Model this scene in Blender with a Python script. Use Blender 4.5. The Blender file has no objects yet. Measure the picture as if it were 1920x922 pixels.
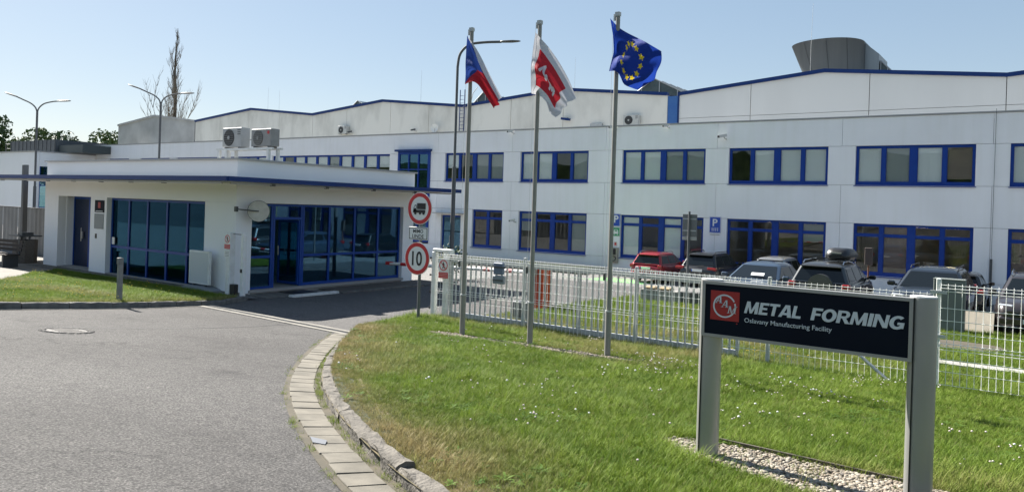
import bpy, math, random
import numpy as np
from mathutils import Vector, Matrix
random.seed(7); rng = np.random.default_rng(7)
sc = bpy.context.scene; col = sc.collection
pi = math.pi; R = math.radians

# ---------------------------------------------------------------- camera
YAW, ROLL, CAMZ = R(34.93), R(1.86), 1.6
cd = bpy.data.cameras.new('camera'); cam = bpy.data.objects.new('camera', cd); col.objects.link(cam)
cd.lens = 36 * 1433 / 1920; cd.sensor_width = 36; cd.shift_y = -74 / 1920; cd.clip_end = 3000; cd.clip_start = .05
_R0 = Vector((math.cos(YAW), math.sin(YAW), 0)); _F = Vector((-math.sin(YAW), math.cos(YAW), 0)); _U = Vector((0, 0, 1))
_r = _R0 * math.cos(ROLL) + _U * math.sin(ROLL); _u = -_R0 * math.sin(ROLL) + _U * math.cos(ROLL)
cam.matrix_world = Matrix(((_r.x, _u.x, -_F.x, 0), (_r.y, _u.y, -_F.y, 0), (_r.z, _u.z, -_F.z, CAMZ), (0, 0, 0, 1)))
sc.camera = cam
# ---------------------------------------------------------------- light
SUN_EL, SUN_AZ = R(41), R(-81)          # azimuth clockwise from +Y
w = bpy.data.worlds.new('World'); sc.world = w; w.use_nodes = True
nt = w.node_tree; bg = nt.nodes['Background']; sky = nt.nodes.new('ShaderNodeTexSky'); sky.sky_type = 'NISHITA'
sky.sun_disc = False; sky.sun_elevation = SUN_EL; sky.sun_rotation = SUN_AZ; sky.air_density = 1.0; sky.dust_density = 0.5; sky.ozone_density = 2.5; sky.altitude = 250
gm = nt.nodes.new('ShaderNodeGamma'); gm.inputs[1].default_value = .48     # tone curve: evens out the brightness of the dome
nt.links.new(sky.outputs[0], gm.inputs[0]); hs = nt.nodes.new('ShaderNodeHueSaturation'); hs.inputs['Saturation'].default_value = 1.3; nt.links.new(gm.outputs[0], hs.inputs['Color']); nt.links.new(hs.outputs[0], bg.inputs[0]); bg.inputs[1].default_value = .116
sd = bpy.data.lights.new('sun', 'SUN'); sun = bpy.data.objects.new('sun', sd); col.objects.link(sun)
sd.energy = 5.0; sd.angle = R(.55); sd.color = (1, .95, .87)
sv = Vector((math.sin(SUN_AZ) * math.cos(SUN_EL), math.cos(SUN_AZ) * math.cos(SUN_EL), math.sin(SUN_EL)))
sun.rotation_euler = (-sv).to_track_quat('-Z', 'Y').to_euler()
sc.view_settings.view_transform = 'Standard'; sc.view_settings.look = 'None'
sc.view_settings.exposure = 1.5; sc.view_settings.gamma = 1
sc.render.engine = 'CYCLES'; sc.cycles.max_bounces = 8; sc.cycles.transparent_max_bounces = 16; sc.cycles.use_denoising = True
sc.cycles.caustics_reflective = False; sc.cycles.caustics_refractive = False

# ---------------------------------------------------------------- mesh helpers
class MB:
    def __init__(s): s.v = []; s.f = []; s.m = []; s.sm = []
    def add(s, vs, fs, m=0, sm=False):
        b = len(s.v); s.v += [tuple(p) for p in vs]
        s.f += [tuple(b + i for i in f) for f in fs]; s.m += [m] * len(fs); s.sm += [sm] * len(fs); return s
    def box(s, x0, x1, y0, y1, z0, z1, m=0):
        return s.add([(x0,y0,z0),(x1,y0,z0),(x1,y1,z0),(x0,y1,z0),(x0,y0,z1),(x1,y0,z1),(x1,y1,z1),(x0,y1,z1)],
                     [(0,3,2,1),(4,5,6,7),(0,1,5,4),(1,2,6,5),(2,3,7,6),(3,0,4,7)], m)
    def bbox(s, x0, x1, y0, y1, z0, z1, b=.01, m=0):          # box with chamfered edges
        vs = []; 
        for z, i in ((z0,b),(z0+b,0),(z1-b,0),(z1,b)):
            X0,X1,Y0,Y1 = x0+i,x1-i,y0+i,y1-i
            c = b if i == 0 else b*.5
            vs += [(X0+c,Y0,z),(X1-c,Y0,z),(X1,Y0+c,z),(X1,Y1-c,z),(X1-c,Y1,z),(X0+c,Y1,z),(X0,Y1-c,z),(X0,Y0+c,z)]
        fs = [tuple(range(7,-1,-1)), tuple(range(24,32))]
        for k in range(3):
            for i in range(8): fs.append((k*8+i, k*8+(i+1)%8, k*8+8+(i+1)%8, k*8+8+i))
        return s.add(vs, fs, m)
    def obox(s, c, size, rot=None, m=0):                      # oriented box, rot = 3x3 Matrix
        hx, hy, hz = size[0]/2, size[1]/2, size[2]/2; c = Vector(c); rot = rot or Matrix.Identity(3)
        vs = [c + rot @ Vector(p) for p in [(-hx,-hy,-hz),(hx,-hy,-hz),(hx,hy,-hz),(-hx,hy,-hz),(-hx,-hy,hz),(hx,-hy,hz),(hx,hy,hz),(-hx,hy,hz)]]
        return s.add(vs, [(0,3,2,1),(4,5,6,7),(0,1,5,4),(1,2,6,5),(2,3,7,6),(3,0,4,7)], m)
    def tube(s, pts, r, n=8, m=0, cap=True, sm=True):
        pts = [Vector(p) for p in pts]; k = len(pts); rs = r if isinstance(r, (list, tuple)) else [r]*k
        vs = []; up = None
        for i, p in enumerate(pts):
            t = (pts[min(i+1,k-1)] - pts[max(i-1,0)]).normalized()
            if up is None: up = t.orthogonal().normalized()
            up = (up - t*up.dot(t)).normalized() if abs(up.dot(t)) < .999 else t.orthogonal().normalized()
            q = t.cross(up)
            for j in range(n):
                a = 2*pi*j/n; vs.append(p + (up*math.cos(a) + q*math.sin(a))*rs[i])
        fs = [(i*n+j, i*n+(j+1)%n, i*n+n+(j+1)%n, i*n+n+j) for i in range(k-1) for j in range(n)]
        s.add(vs, fs, m, sm)
        if cap:
            b = len(s.v); s.v += [tuple(p) for p in vs[:n] + vs[-n:]]      # caps get their own vertices so that smooth sides stay straight
            s.f += [tuple(b+j for j in range(n-1,-1,-1)), tuple(b+n+j for j in range(n))]; s.m += [m,m]; s.sm += [False,False]
        return s
    def cyl(s, p0, p1, r0, r1=None, n=16, m=0): return s.tube([p0,p1],[r0, r0 if r1 is None else r1], n, m)
    def prism(s, poly, f0, f1, m=0, sm=False):                # poly: 2D points; f0/f1 map (a,b)->3D for the two caps
        n = len(poly); vs = [f0(*p) for p in poly] + [f1(*p) for p in poly]
        s.add(vs, [tuple(range(n-1,-1,-1)), tuple(range(n,2*n))], m)
        b = len(s.v) - 2*n
        if sm: b = len(s.v); s.v += [tuple(p) for p in vs]
        for i in range(n): s.f.append((b+i, b+(i+1)%n, b+n+(i+1)%n, b+n+i)); s.m.append(m); s.sm.append(sm)
        return s
    def prismY(s, poly, y0, y1, m=0): return s.prism(poly, lambda a,b:(a,y0,b), lambda a,b:(a,y1,b), m)
    def prismZ(s, poly, z0, z1, m=0): return s.prism(poly, lambda a,b:(a,b,z0), lambda a,b:(a,b,z1), m)
    def sph(s, c, r, n=8, k=6, m=0, sq=(1,1,1)):
        vs = [(c[0], c[1], c[2]-r*sq[2])]
        for i in range(1,k):
            t = -pi/2 + pi*i/k
            for j in range(n): vs.append((c[0]+r*sq[0]*math.cos(t)*math.cos(2*pi*j/n), c[1]+r*sq[1]*math.cos(t)*math.sin(2*pi*j/n), c[2]+r*sq[2]*math.sin(t)))
        vs.append((c[0], c[1], c[2]+r*sq[2])); e = len(vs)-1
        fs = [(0, 1+(j+1)%n, 1+j) for j in range(n)] + [(e, 1+(k-2)*n+j, 1+(k-2)*n+(j+1)%n) for j in range(n)]
        for i in range(k-2):
            for j in range(n): fs.append((1+i*n+j, 1+i*n+(j+1)%n, 1+(i+1)*n+(j+1)%n, 1+(i+1)*n+j))
        return s.add(vs, fs, m, True)
    def disc(s, c, r, ax, th, n=32, m=0):                     # short cylinder along axis ax
        c = Vector(c); ax = Vector(ax).normalized(); return s.cyl(c-ax*th/2, c+ax*th/2, r, r, n, m)
    def mesh(s, name, mats):
        me = bpy.data.meshes.new(name); me.from_pydata(s.v, [], s.f)
        for x in (mats if isinstance(mats, (list, tuple)) else [mats]): me.materials.append(x)
        me.polygons.foreach_set('material_index', s.m); me.polygons.foreach_set('use_smooth', s.sm); me.update(); return me
    def build(s, name, mats, parent=None, **kw):
        o = bpy.data.objects.new(name, s.mesh(name, mats)); col.objects.link(o); return fin(o, parent, **kw)
def fin(o, parent=None, label=None, cat=None, group=None, kind=None):
    if parent is not None: o.parent = parent
    if label: o['label'] = label
    if cat: o['category'] = cat
    if group: o['group'] = group
    if kind: o['kind'] = kind
    return o
def thing(name, label, cat, loc=(0,0,0), rz=0, group=None, kind=None):
    o = bpy.data.objects.new(name, None); col.objects.link(o); o.location = loc; o.rotation_euler = (0,0,rz); o.empty_display_size = .1
    return fin(o, None, label, cat, group, kind)
def copy_tree(o, parent=None):
    c = o.copy(); col.objects.link(c)
    if parent is not None: c.parent = parent
    for ch in list(o.children): copy_tree(ch, c)
    return c
def link_piece(name, me, parent, loc=(0,0,0), kind=None):
    o = bpy.data.objects.new(name, me); col.objects.link(o); o.location = loc; o.parent = parent
    if kind: o['kind'] = kind
    return o
def text_mesh(body, mat, name, h=None, wd=None, shear=0, off=0, depth=.004, spacing=1):
    """text in the XZ plane facing -Y, centred on its bounding box, scaled to width wd and height h"""
    c = bpy.data.curves.new(name, 'FONT'); c.body = body; c.extrude = .02; c.offset = off; c.shear = shear; c.align_x = 'CENTER'; c.space_character = spacing; c.resolution_u = 3
    o = bpy.data.objects.new(name, c); col.objects.link(o); dg = bpy.context.evaluated_depsgraph_get(); dg.update()
    me = bpy.data.meshes.new_from_object(o.evaluated_get(dg)); bpy.data.objects.remove(o); bpy.data.curves.remove(c)
    n = len(me.vertices); a = np.zeros(n*3); me.vertices.foreach_get('co', a); a = a.reshape(-1,3)
    lo, hi = a.min(0), a.max(0); ce = (lo+hi)/2; sx = wd/(hi[0]-lo[0]) if wd else None; sy = h/(hi[1]-lo[1]) if h else None
    sx = sx or sy; sy = sy or sx; b = np.empty_like(a)
    b[:,0] = (a[:,0]-ce[0])*sx; b[:,2] = (a[:,1]-ce[1])*sy; b[:,1] = np.where(a[:,2] > 0, -depth/2, depth/2)
    me.vertices.foreach_set('co', b.ravel()); me.materials.clear(); me.materials.append(mat); me.update(); me.name = name
    return me

# ---------------------------------------------------------------- materials
def _new(name):
    m = bpy.data.materials.new(name); m.use_nodes = True; n = m.node_tree; p = n.nodes['Principled BSDF']; return m, n, p
def _noise(n, scale, detail=4, stretch=None, rough=.55):
    g = n.nodes.new('ShaderNodeNewGeometry'); t = n.nodes.new('ShaderNodeTexNoise'); t.inputs['Scale'].default_value = scale; t.inputs['Detail'].default_value = detail; t.inputs['Roughness'].default_value = rough
    if stretch:
        mp = n.nodes.new('ShaderNodeMapping'); mp.inputs['Scale'].default_value = stretch; n.links.new(g.outputs['Position'], mp.inputs[0]); n.links.new(mp.outputs[0], t.inputs['Vector'])
    else: n.links.new(g.outputs['Position'], t.inputs['Vector'])
    return t
def _ramp(n, fac, stops):
    r = n.nodes.new('ShaderNodeValToRGB'); el = r.color_ramp.elements
    while len(el) < len(stops): el.new(.5)
    for e, (p, c) in zip(el, stops): e.position = p; e.color = (*c, 1) if len(c) == 3 else c
    n.links.new(fac, r.inputs[0]); return r
def _mix(n, fac, a, b, mode='MIX'):
    x = n.nodes.new('ShaderNodeMix'); x.data_type = 'RGBA'; x.blend_type = mode
    for sck, val in ((x.inputs[0], fac), (x.inputs[6], a), (x.inputs[7], b)):
        if hasattr(val, 'links'): n.links.new(val, sck)
        elif isinstance(val, (int, float)): sck.default_value = val
        else: sck.default_value = (*val, 1)
    return x.outputs[2]
def _bump(n, p, h, strength, dist=.01):
    b = n.nodes.new('ShaderNodeBump'); b.inputs['Strength'].default_value = strength; b.inputs['Distance'].default_value = dist; n.links.new(h, b.inputs['Height']); n.links.new(b.outputs[0], p.inputs['Normal'])
def M(name, c, rough=.6, metal=0, c2=None, vs=3, lo=.35, hi=.7, stretch=None, bump=0, bs=60, bd=.01, spec=.5, coat=0, detail=5):
    m, n, p = _new(name); p.inputs['Roughness'].default_value = rough; p.inputs['Metallic'].default_value = metal
    p.inputs['Specular IOR Level'].default_value = spec; p.inputs['Coat Weight'].default_value = coat; p.inputs['Coat Roughness'].default_value = .05
    p.inputs['Base Color'].default_value = (*c, 1)
    if c2 is not None:
        t = _noise(n, vs, detail, stretch); r = _ramp(n, t.outputs[0], [(lo, c), (hi, c2)]); n.links.new(r.outputs[0], p.inputs['Base Color'])
    if bump: _bump(n, p, _noise(n, bs, 3).outputs[0], bump, bd)
    return m
def glass_mat(name, tint, f0=.09, rough=0.0, gc=(.93,.97,1)):
    m = bpy.data.materials.new(name); m.use_nodes = True; n = m.node_tree; n.nodes.clear()
    out = n.nodes.new('ShaderNodeOutputMaterial'); mx = n.nodes.new('ShaderNodeMixShader'); tr = n.nodes.new('ShaderNodeBsdfTransparent'); gl = n.nodes.new('ShaderNodeBsdfGlossy')
    tr.inputs[0].default_value = (*tint, 1); gl.inputs['Roughness'].default_value = rough; gl.inputs[0].default_value = (*gc,1)
    lw = n.nodes.new('ShaderNodeFresnel'); gb = n.nodes.new('ShaderNodeNewGeometry'); io = n.nodes.new('ShaderNodeMath'); io.operation = 'MULTIPLY_ADD'; io.inputs[1].default_value = 1/1.5-1.5; io.inputs[2].default_value = 1.5; n.links.new(gb.outputs['Backfacing'], io.inputs[0]); n.links.new(io.outputs[0], lw.inputs[0]); ad = n.nodes.new('ShaderNodeMath'); ad.operation = 'ADD'; ad.use_clamp = True; ad.inputs[1].default_value = f0
    n.links.new(lw.outputs[0], ad.inputs[0]); n.links.new(ad.outputs[0], mx.inputs[0]); n.links.new(tr.outputs[0], mx.inputs[1]); n.links.new(gl.outputs[0], mx.inputs[2]); n.links.new(mx.outputs[0], out.inputs[0])
    # a hint of pane waviness
    nz = _noise(n, .9, 1); b = n.nodes.new('ShaderNodeBump'); b.inputs['Strength'].default_value = .10; b.inputs['Distance'].default_value = .02; n.links.new(nz.outputs[0], b.inputs['Height']); n.links.new(b.outputs[0], gl.inputs['Normal'])
    return m
WHITE = M('white_render', (.89,.89,.90), .75, c2=(.855,.855,.855), vs=.6, stretch=(1,1,.35), bump=.05, bs=30)
def _panel_white(name, c, dirt):
    m, n, p = _new(name); p.inputs['Roughness'].default_value = .7
    st_ = _noise(n, 2.2, 6, (1.6,1.6,.10)); a = _ramp(n, st_.outputs[0], [(.30, dirt), (.56, c)])      # rain streaks
    bl = _noise(n, .45, 5); b_ = _ramp(n, bl.outputs[0], [(.3, (.95,.95,.95)), (.7, (1.02,1.02,1.02))])
    oi = n.nodes.new('ShaderNodeObjectInfo'); rr = _ramp(n, oi.outputs['Random'], [(0, (.97,.971,.973)), (1, (1.01,1.01,1.008))])
    x = _mix(n, 1, a.outputs[0], b_.outputs[0], 'MULTIPLY'); x = _mix(n, 1, x, rr.outputs[0], 'MULTIPLY'); n.links.new(x, p.inputs['Base Color']); _bump(n, p, _noise(n, 30, 3).outputs[0], .05); return m
WHITEP = _panel_white('white_wall_panel', (.90,.90,.91), (.872,.872,.87))
WHITE2 = M('white_hall_cladding', (.82,.81,.79), .6, c2=(.76,.75,.73), vs=.35, stretch=(1,1,.25), lo=.4, hi=.75)
CREAM = M('weathered_cream_concrete', (.86,.83,.76), .85, c2=(.55,.53,.475), vs=.55, stretch=(1,1,.45), lo=.46, hi=.80, bump=.1, bs=8, detail=9)
GREYC = M('grey_concrete_wall', (.54,.535,.52), .9, c2=(.38,.375,.365), vs=.5, lo=.35, hi=.7, bump=.1, bs=8, detail=8)
BLUE = M('blue_frame_paint', (.003,.038,.25), .4, c2=(.004,.046,.285), vs=4, spec=.3)
BLUEM = M('blue_metal_trim', (.006,.030,.145), .45, c2=(.008,.038,.17), vs=2, spec=.3)
BLUEDK = M('dark_blue_window_frame', (.005,.048,.25), .4, c2=(.007,.058,.29), vs=3, spec=.3)
DARKIN = M('dark_interior', (.10,.10,.10), .9)
ROOMW = M('interior_wall', (.32,.31,.28), .9, c2=(.2,.2,.19), vs=.8)
COPING = M('grey_coping_metal', (.36,.36,.36), .5, .4)
ROOFG = M('roof_felt', (.16,.16,.16), .9, c2=(.11,.11,.11))
GALV = M('galvanised_steel', (.52,.53,.53), .55, .12, c2=(.44,.45,.45), vs=6)
ALU = M('satin_aluminium', (.36,.36,.345), .42, .45, c2=(.33,.33,.32), vs=2)
POLE = M('flagpole_metal', (.27,.26,.24), .55, .1, c2=(.23,.22,.20), vs=5)
WPAINT = M('white_paint_steel', (.78,.79,.78), .45, c2=(.66,.66,.63), vs=5)
WIRE = M('white_wire', (.92,.92,.89), .5)
BLACK = M('black_plastic', (.015,.015,.016), .45)
RUBBER = M('tyre_rubber', (.018,.018,.018), .85)
DGREY = M('dark_grey_metal', (.08,.085,.09), .5, .3)
LAMPG = M('lamp_post_grey', (.13,.135,.14), .7, spec=.2)
SILVER = M('alloy', (.5,.5,.51), .3, .9)
ORANGE = M('orange_paint', (.72,.10,.02), .45, c2=(.62,.08,.02), vs=3)
RED = M('red_reflective', (.55,.025,.03), .4)
SIGNW = M('sign_white', (.78,.78,.76), .45)
SIGNB = M('sign_black', (.012,.012,.013), .5)
SIGNBLUE = M('sign_blue', (.01,.07,.42), .4)
SIGNGREEN = M('sign_green', (.01,.30,.12), .4)
NAVY = M('sign_panel_navy', (.0035,.006,.014), .6, c2=(.0045,.008,.017), vs=3, spec=.12)
SIGNRED = M('sign_panel_red', (.36,.018,.016), .5)
SIGNTXT = M('sign_lettering', (.60,.63,.66), .5)
BLIND = None
def _blind(name, c):
    m, n, p = _new(name); p.inputs['Roughness'].default_value = .7
    g = n.nodes.new('ShaderNodeNewGeometry'); wv = n.nodes.new('ShaderNodeTexWave'); wv.bands_direction = 'Z'; wv.inputs['Scale'].default_value = 9; n.links.new(g.outputs['Position'], wv.inputs[0])
    r = _ramp(n, wv.outputs[1], [(0, tuple(x*.72 for x in c)), (1, c)]); n.links.new(r.outputs[0], p.inputs['Base Color']); _bump(n, p, wv.outputs[1], .5, .02); return m
BLIND = _blind('pale_blind', (.90,.92,.90)); BLINDG = _blind('grey_blind', (.34,.36,.35)); BLINDB = _blind('brown_blind', (.24,.17,.14))
GLASS = glass_mat('window_glass', (.95,.97,.97), .0)
GLASSG = glass_mat('blue_tinted_glass', (.42,.58,.66), .09, 0, (.34,.66,.95))
GLASSF = glass_mat('dark_teal_glass', (.20,.42,.54), .03, 0, (.16,.44,.70))
CARGLASS = M('car_window_glass', (.008,.011,.013), .04, spec=.45)
CONC = M('concrete', (.36,.35,.33), .9, c2=(.26,.25,.23), vs=4, bump=.2, bs=50)
def asphalt(name, a, b, stone):
    m, n, p = _new(name); p.inputs['Roughness'].default_value = .88; p.inputs['Specular IOR Level'].default_value = .35
    big = _noise(n, .35, 6); r1 = _ramp(n, big.outputs[0], [(.3, a), (.72, b)])
    fine = _noise(n, 52, 3, rough=.75); r2 = _ramp(n, fine.outputs[0], [(.36, (.30,.30,.30)), (.5, (.92,.92,.92)), (.60, (1.5,1.5,1.5)), (.70, stone)])
    mid = _noise(n, 9, 6); r3 = _ramp(n, mid.outputs[0], [(.3, (.82,.82,.83)), (.7, (1.14,1.13,1.12))])
    vo = n.nodes.new('ShaderNodeTexVoronoi'); vo.feature = 'DISTANCE_TO_EDGE'; vo.inputs['Scale'].default_value = .22; g_ = n.nodes.new('ShaderNodeNewGeometry'); wob = _noise(n, 1.3, 5); vm = n.nodes.new('ShaderNodeVectorMath'); vm.operation = 'MULTIPLY_ADD'; vm.inputs[1].default_value = (1.6,1.6,0)
    n.links.new(wob.outputs['Color'], vm.inputs[0]); n.links.new(g_.outputs['Position'], vm.inputs[2]); n.links.new(vm.outputs[0], vo.inputs['Vector'])
    cr = _ramp(n, vo.outputs[0], [(.0, (.55,.55,.55)), (.0028, (1,1,1))]); st_ = _noise(n, .9, 7, rough=.65); r4 = _ramp(n, st_.outputs[0], [(.28, (.66,.66,.67)), (.43, (1,1,1)), (.66, (1,1,1)), (.78, (1.13,1.12,1.1))])
    c = _mix(n, 1, r1.outputs[0], r2.outputs[0], 'MULTIPLY'); c = _mix(n, 1, c, cr.outputs[0], 'MULTIPLY'); c = _mix(n, 1, c, r4.outputs[0], 'MULTIPLY'); c = _mix(n, 1, c, r3.outputs[0], 'MULTIPLY'); n.links.new(c, p.inputs['Base Color'])
    _bump(n, p, fine.outputs[0], 1, .016); return m
ASPH = asphalt('worn_asphalt', (.066,.063,.061), (.108,.104,.100), (2.3,2.25,2.15))
YARD = asphalt('pale_yard_asphalt', (.215,.21,.20), (.26,.255,.245), (1.6,1.6,1.55))
CONCP = M('concrete_path', (.23,.215,.188), .9, c2=(.15,.14,.125), vs=3, bump=.2, bs=40)
PAVER = M('paver_concrete', (.185,.168,.136), .9, c2=(.095,.087,.07), vs=3.5, lo=.36, hi=.75, bump=.35, bs=90, detail=8)
KERB = M('old_kerb_concrete', (.165,.15,.128), .95, c2=(.055,.051,.044), vs=6, lo=.38, hi=.72, bump=.8, bs=35, bd=.03, detail=9)
KERB2 = M('dark_kerb_concrete', (.17,.163,.15), .95, c2=(.09,.087,.08), vs=5, bump=.5, bs=40)
SOIL = M('lawn_soil', (.022,.032,.009), .95, c2=(.05,.05,.02), vs=3, bump=.5, bs=30)
DIRT = M('dry_dirt', (.10,.085,.06), .95, c2=(.06,.055,.04), vs=4, bump=.5, bs=50)
# ---------------------------------------------------------------- the lie of the land (falls away from the camera, then levels)
def lerp_table(tab):
    ys = [a for a, b in tab]; zs = [b for a, b in tab]
    return lambda y: float(np.interp(y, ys, zs))
ROADT = [(-60,.83),(-8,.824),(12.3,-1.267),(24,-1.33),(28,-1.34),(34,-1.95),(500,-1.95)]
LAWNT = [(-60,.8),(-8,.64),(14,-1.12),(18,-1.255),(24,-1.275),(28,-1.30)]
road = lerp_table(ROADT); lawn = lerp_table(LAWNT)
def clip_y(poly, y, keep_above):
    out = []
    for i in range(len(poly)):
        a, b = poly[i], poly[(i+1)%len(poly)]
        ia, ib = (a[1] >= y) == keep_above, (b[1] >= y) == keep_above
        if ia: out.append(a)
        if ia != ib: t = (y-a[1])/(b[1]-a[1]); out.append((a[0]+(b[0]-a[0])*t, y))
    return out
def sheet(name, poly, zf, breaks, mat, parent=None, dz=0, **kw):
    """polygon in plan (convex in each strip) laid on a surface whose height depends on Y only"""
    b = MB(); ys = sorted(set([min(p[1] for p in poly)] + [y for y in breaks] + [max(p[1] for p in poly)]))
    import bmesh
    bm = bmesh.new(); bm.faces.new([bm.verts.new((x, y, 0)) for x, y in poly]); 
    for y in ys[1:-1]:
        bmesh.ops.bisect_plane(bm, geom=bm.verts[:] + bm.edges[:] + bm.faces[:], plane_co=(0, y, 0), plane_no=(0, 1, 0))
    bmesh.ops.triangulate(bm, faces=bm.faces[:])
    for v in bm.verts: v.co.z = zf(v.co.y) + dz
    bmesh.ops.recalc_face_normals(bm, faces=bm.faces[:])
    for f in bm.faces:
        if f.normal.z < 0: f.normal_flip()
    me = bpy.data.meshes.new(name); bm.to_mesh(me); bm.free(); me.materials.append(mat)
    o = bpy.data.objects.new(name, me); col.objects.link(o); return fin(o, parent, **kw)
RB = [a for a, b in ROADT]; LB = [a for a, b in LAWNT]
sheet('ground', [(-700,-40),(700,-40),(700,900),(-700,900)], road, RB, M('ground_scrub', (.10,.11,.05), .95, c2=(.16,.15,.09), vs=.3), dz=-.03, kind='structure')
sheet('road', [(-120,-30),(60,-30),(60,12.4),(-120,12.4)], road, RB, ASPH, kind='structure')
sheet('yard', [(-90,12.4),(60,12.4),(60,39),(-90,39)], road, RB, YARD, kind='structure')
sheet('driveway', [(-18.6,11.2),(-11.2,11.2),(-11.2,27),(-18.6,27)], road, RB, asphalt('driveway_asphalt', (.098,.094,.091), (.125,.12,.116), (1.8,1.75,1.7)), dz=.004, kind='structure')

# wooded hillside behind the street, mirrored in the windows
hb = MB(); nx, ny = 150, 20
for j in range(ny):
    for i in range(nx):
        x = -340 + 680*i/(nx-1); y = -40 - 190*(j/(ny-1))**1.3; t = min(1, (-40-y)/90)
        z = .8 + 13*t*t*(3-2*t) + (rng.random()*4.5*min(1, t*4)) + 2.5*math.sin(x*.013+1)*t
        hb.v.append((x, y, z))
for j in range(ny-1):
    for i in range(nx-1): hb.f.append((j*nx+i, j*nx+i+1, (j+1)*nx+i+1, (j+1)*nx+i)); hb.m.append(0); hb.sm.append(True)
hb.build('hillside', M('wooded_hill', (.010,.022,.007), .95, c2=(.035,.055,.018), vs=.3, lo=.4, hi=.7, bump=1, bs=.5, bd=1, spec=.1), kind='structure')

# ---------------------------------------------------------------- kerbs, pavers, drain
def resample(pts, step):
    P = np.array(pts, float); seg = np.hypot(*(P[1:]-P[:-1]).T); cs = np.concatenate([[0], np.cumsum(seg)])
    # smooth with Catmull-Rom first
    out = []
    for i in range(len(P)-1):
        p0, p1, p2, p3 = P[max(i-1,0)], P[i], P[i+1], P[min(i+2,len(P)-1)]
        for t in np.linspace(0, 1, 12, endpoint=False):
            out.append(.5*((2*p1)+(-p0+p2)*t+(2*p0-5*p1+4*p2-p3)*t*t+(-p0+3*p1-3*p2+p3)*t**3))
    out.append(P[-1]); Q = np.array(out); seg = np.hypot(*(Q[1:]-Q[:-1]).T); cs = np.concatenate([[0], np.cumsum(seg)])
    s = np.arange(0, cs[-1], step); return np.stack([np.interp(s, cs, Q[:,0]), np.interp(s, cs, Q[:,1])], 1)
ISL = [(7,2.35),(3,2.7),(0.5,2.95),(-1.5,3.27),(-3.0,3.72),(-3.86,4.11),(-4.50,4.47),(-5.35,4.99),(-6.40,5.72),(-7.35,6.50),(-8.30,7.40),(-9.33,8.47),(-10.4,9.66),(-11.55,11.0)]
def kerb_run(parent, pts, length, height, width, gap, mat, seed, rough=.008, side=1):
    rg = random.Random(seed); fine = resample(pts, .02); n = int(length/.02); g = max(1, int(gap/.02)); k = 0
    while k + n <= len(fine):
        seg = fine[k:k+n-g+1]; k += n; m = 7; idx = np.linspace(0, len(seg)-1, m).astype(int); q = seg[idx]
        b = MB(); dz = rg.uniform(-.008,.008); rows = []
        for i in range(m):
            t = q[min(i+1,m-1)] - q[max(i-1,0)]; t = t/np.hypot(*t); nrm = np.array([t[1], -t[0]])*side     # towards the lawn
            z0 = road(q[i][1])
            prof = [(0,-.08),(0.004,height*.45),(.008,height-.022),(.022,height-.004),(width*.55,height),(width-.01,height-.004),(width,height-.03),(width,-.08)]
            e = .0 if 0 < i < m-1 else .004
            row = []
            for a, h in prof:
                jx = rg.gauss(0, rough) if h > 0 else 0; jz = rg.gauss(0, rough*.8) if h > 0 else 0
                p = q[i] + nrm*(a+jx); row.append((p[0], p[1], z0+h+jz+dz-(e if h > .05 else 0)))
            rows.append(row)
        L = len(prof)
        for r in rows: b.v += r
        for i in range(m-1):
            for j in range(L-1): b.f.append((i*L+j, (i+1)*L+j, (i+1)*L+j+1, i*L+j+1)); b.m.append(0); b.sm.append(False)
        b.f += [tuple(range(L)), tuple((m-1)*L+j for j in range(L-1,-1,-1))]; b.m += [0,0]; b.sm += [False,False]
        b.build('kerb_stone', mat, parent)
kr = thing('kerb', None, None, kind='structure'); kerb_run(kr, ISL, 1.0, .125, .14, .022, KERB, 3, .009)
pv = thing('gutter', None, None, kind='structure')
fine = resample(ISL, .02); n = 15; rg = random.Random(5); k = 0
while k + n < len(fine):
    L = n + rg.choice((-1,0,0,1)); a, c = fine[k], fine[min(k+L, len(fine)-1)]; t = c - a; t = t/np.hypot(*t); nr = np.array([-t[1], t[0]]); k += L; n = 15
    w0, w1 = .085, .365 + rg.uniform(-.012,.012); z = .018 + rg.uniform(-.003,.003); tl = rg.uniform(-.003,.003)
    pts = []
    for s_, o_ in ((.006,w0),(-.006,w0),(-.006,w1),(.006,w1)):
        p = (a if s_ > 0 else c) + t*s_ + nr*o_; pts.append((p[0]+rg.gauss(0,.003), p[1]+rg.gauss(0,.003), road(p[1])+z+(tl if o_ == w0 else 0)))
    ce = np.mean(pts, 0); b = MB(); vs = [(p[0],p[1],p[2]-.06) for p in pts] + [(p[0],p[1],p[2]-.004) for p in pts] + [(ce[0]+(p[0]-ce[0])*.98, ce[1]+(p[1]-ce[1])*.98, p[2]) for p in pts]
    fs = [(8,9,10,11)] + [(r*4+i, r*4+(i+1)%4, r*4+4+(i+1)%4, r*4+4+i) for r in (0,1) for i in range(4)]
    b.add(vs, fs); o = b.build('paving_stone', PAVER, pv)
    if np.cross(np.array(pts[1])-np.array(pts[0]), np.array(pts[2])-np.array(pts[0]))[2] < 0: o.data.flip_normals()
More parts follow.
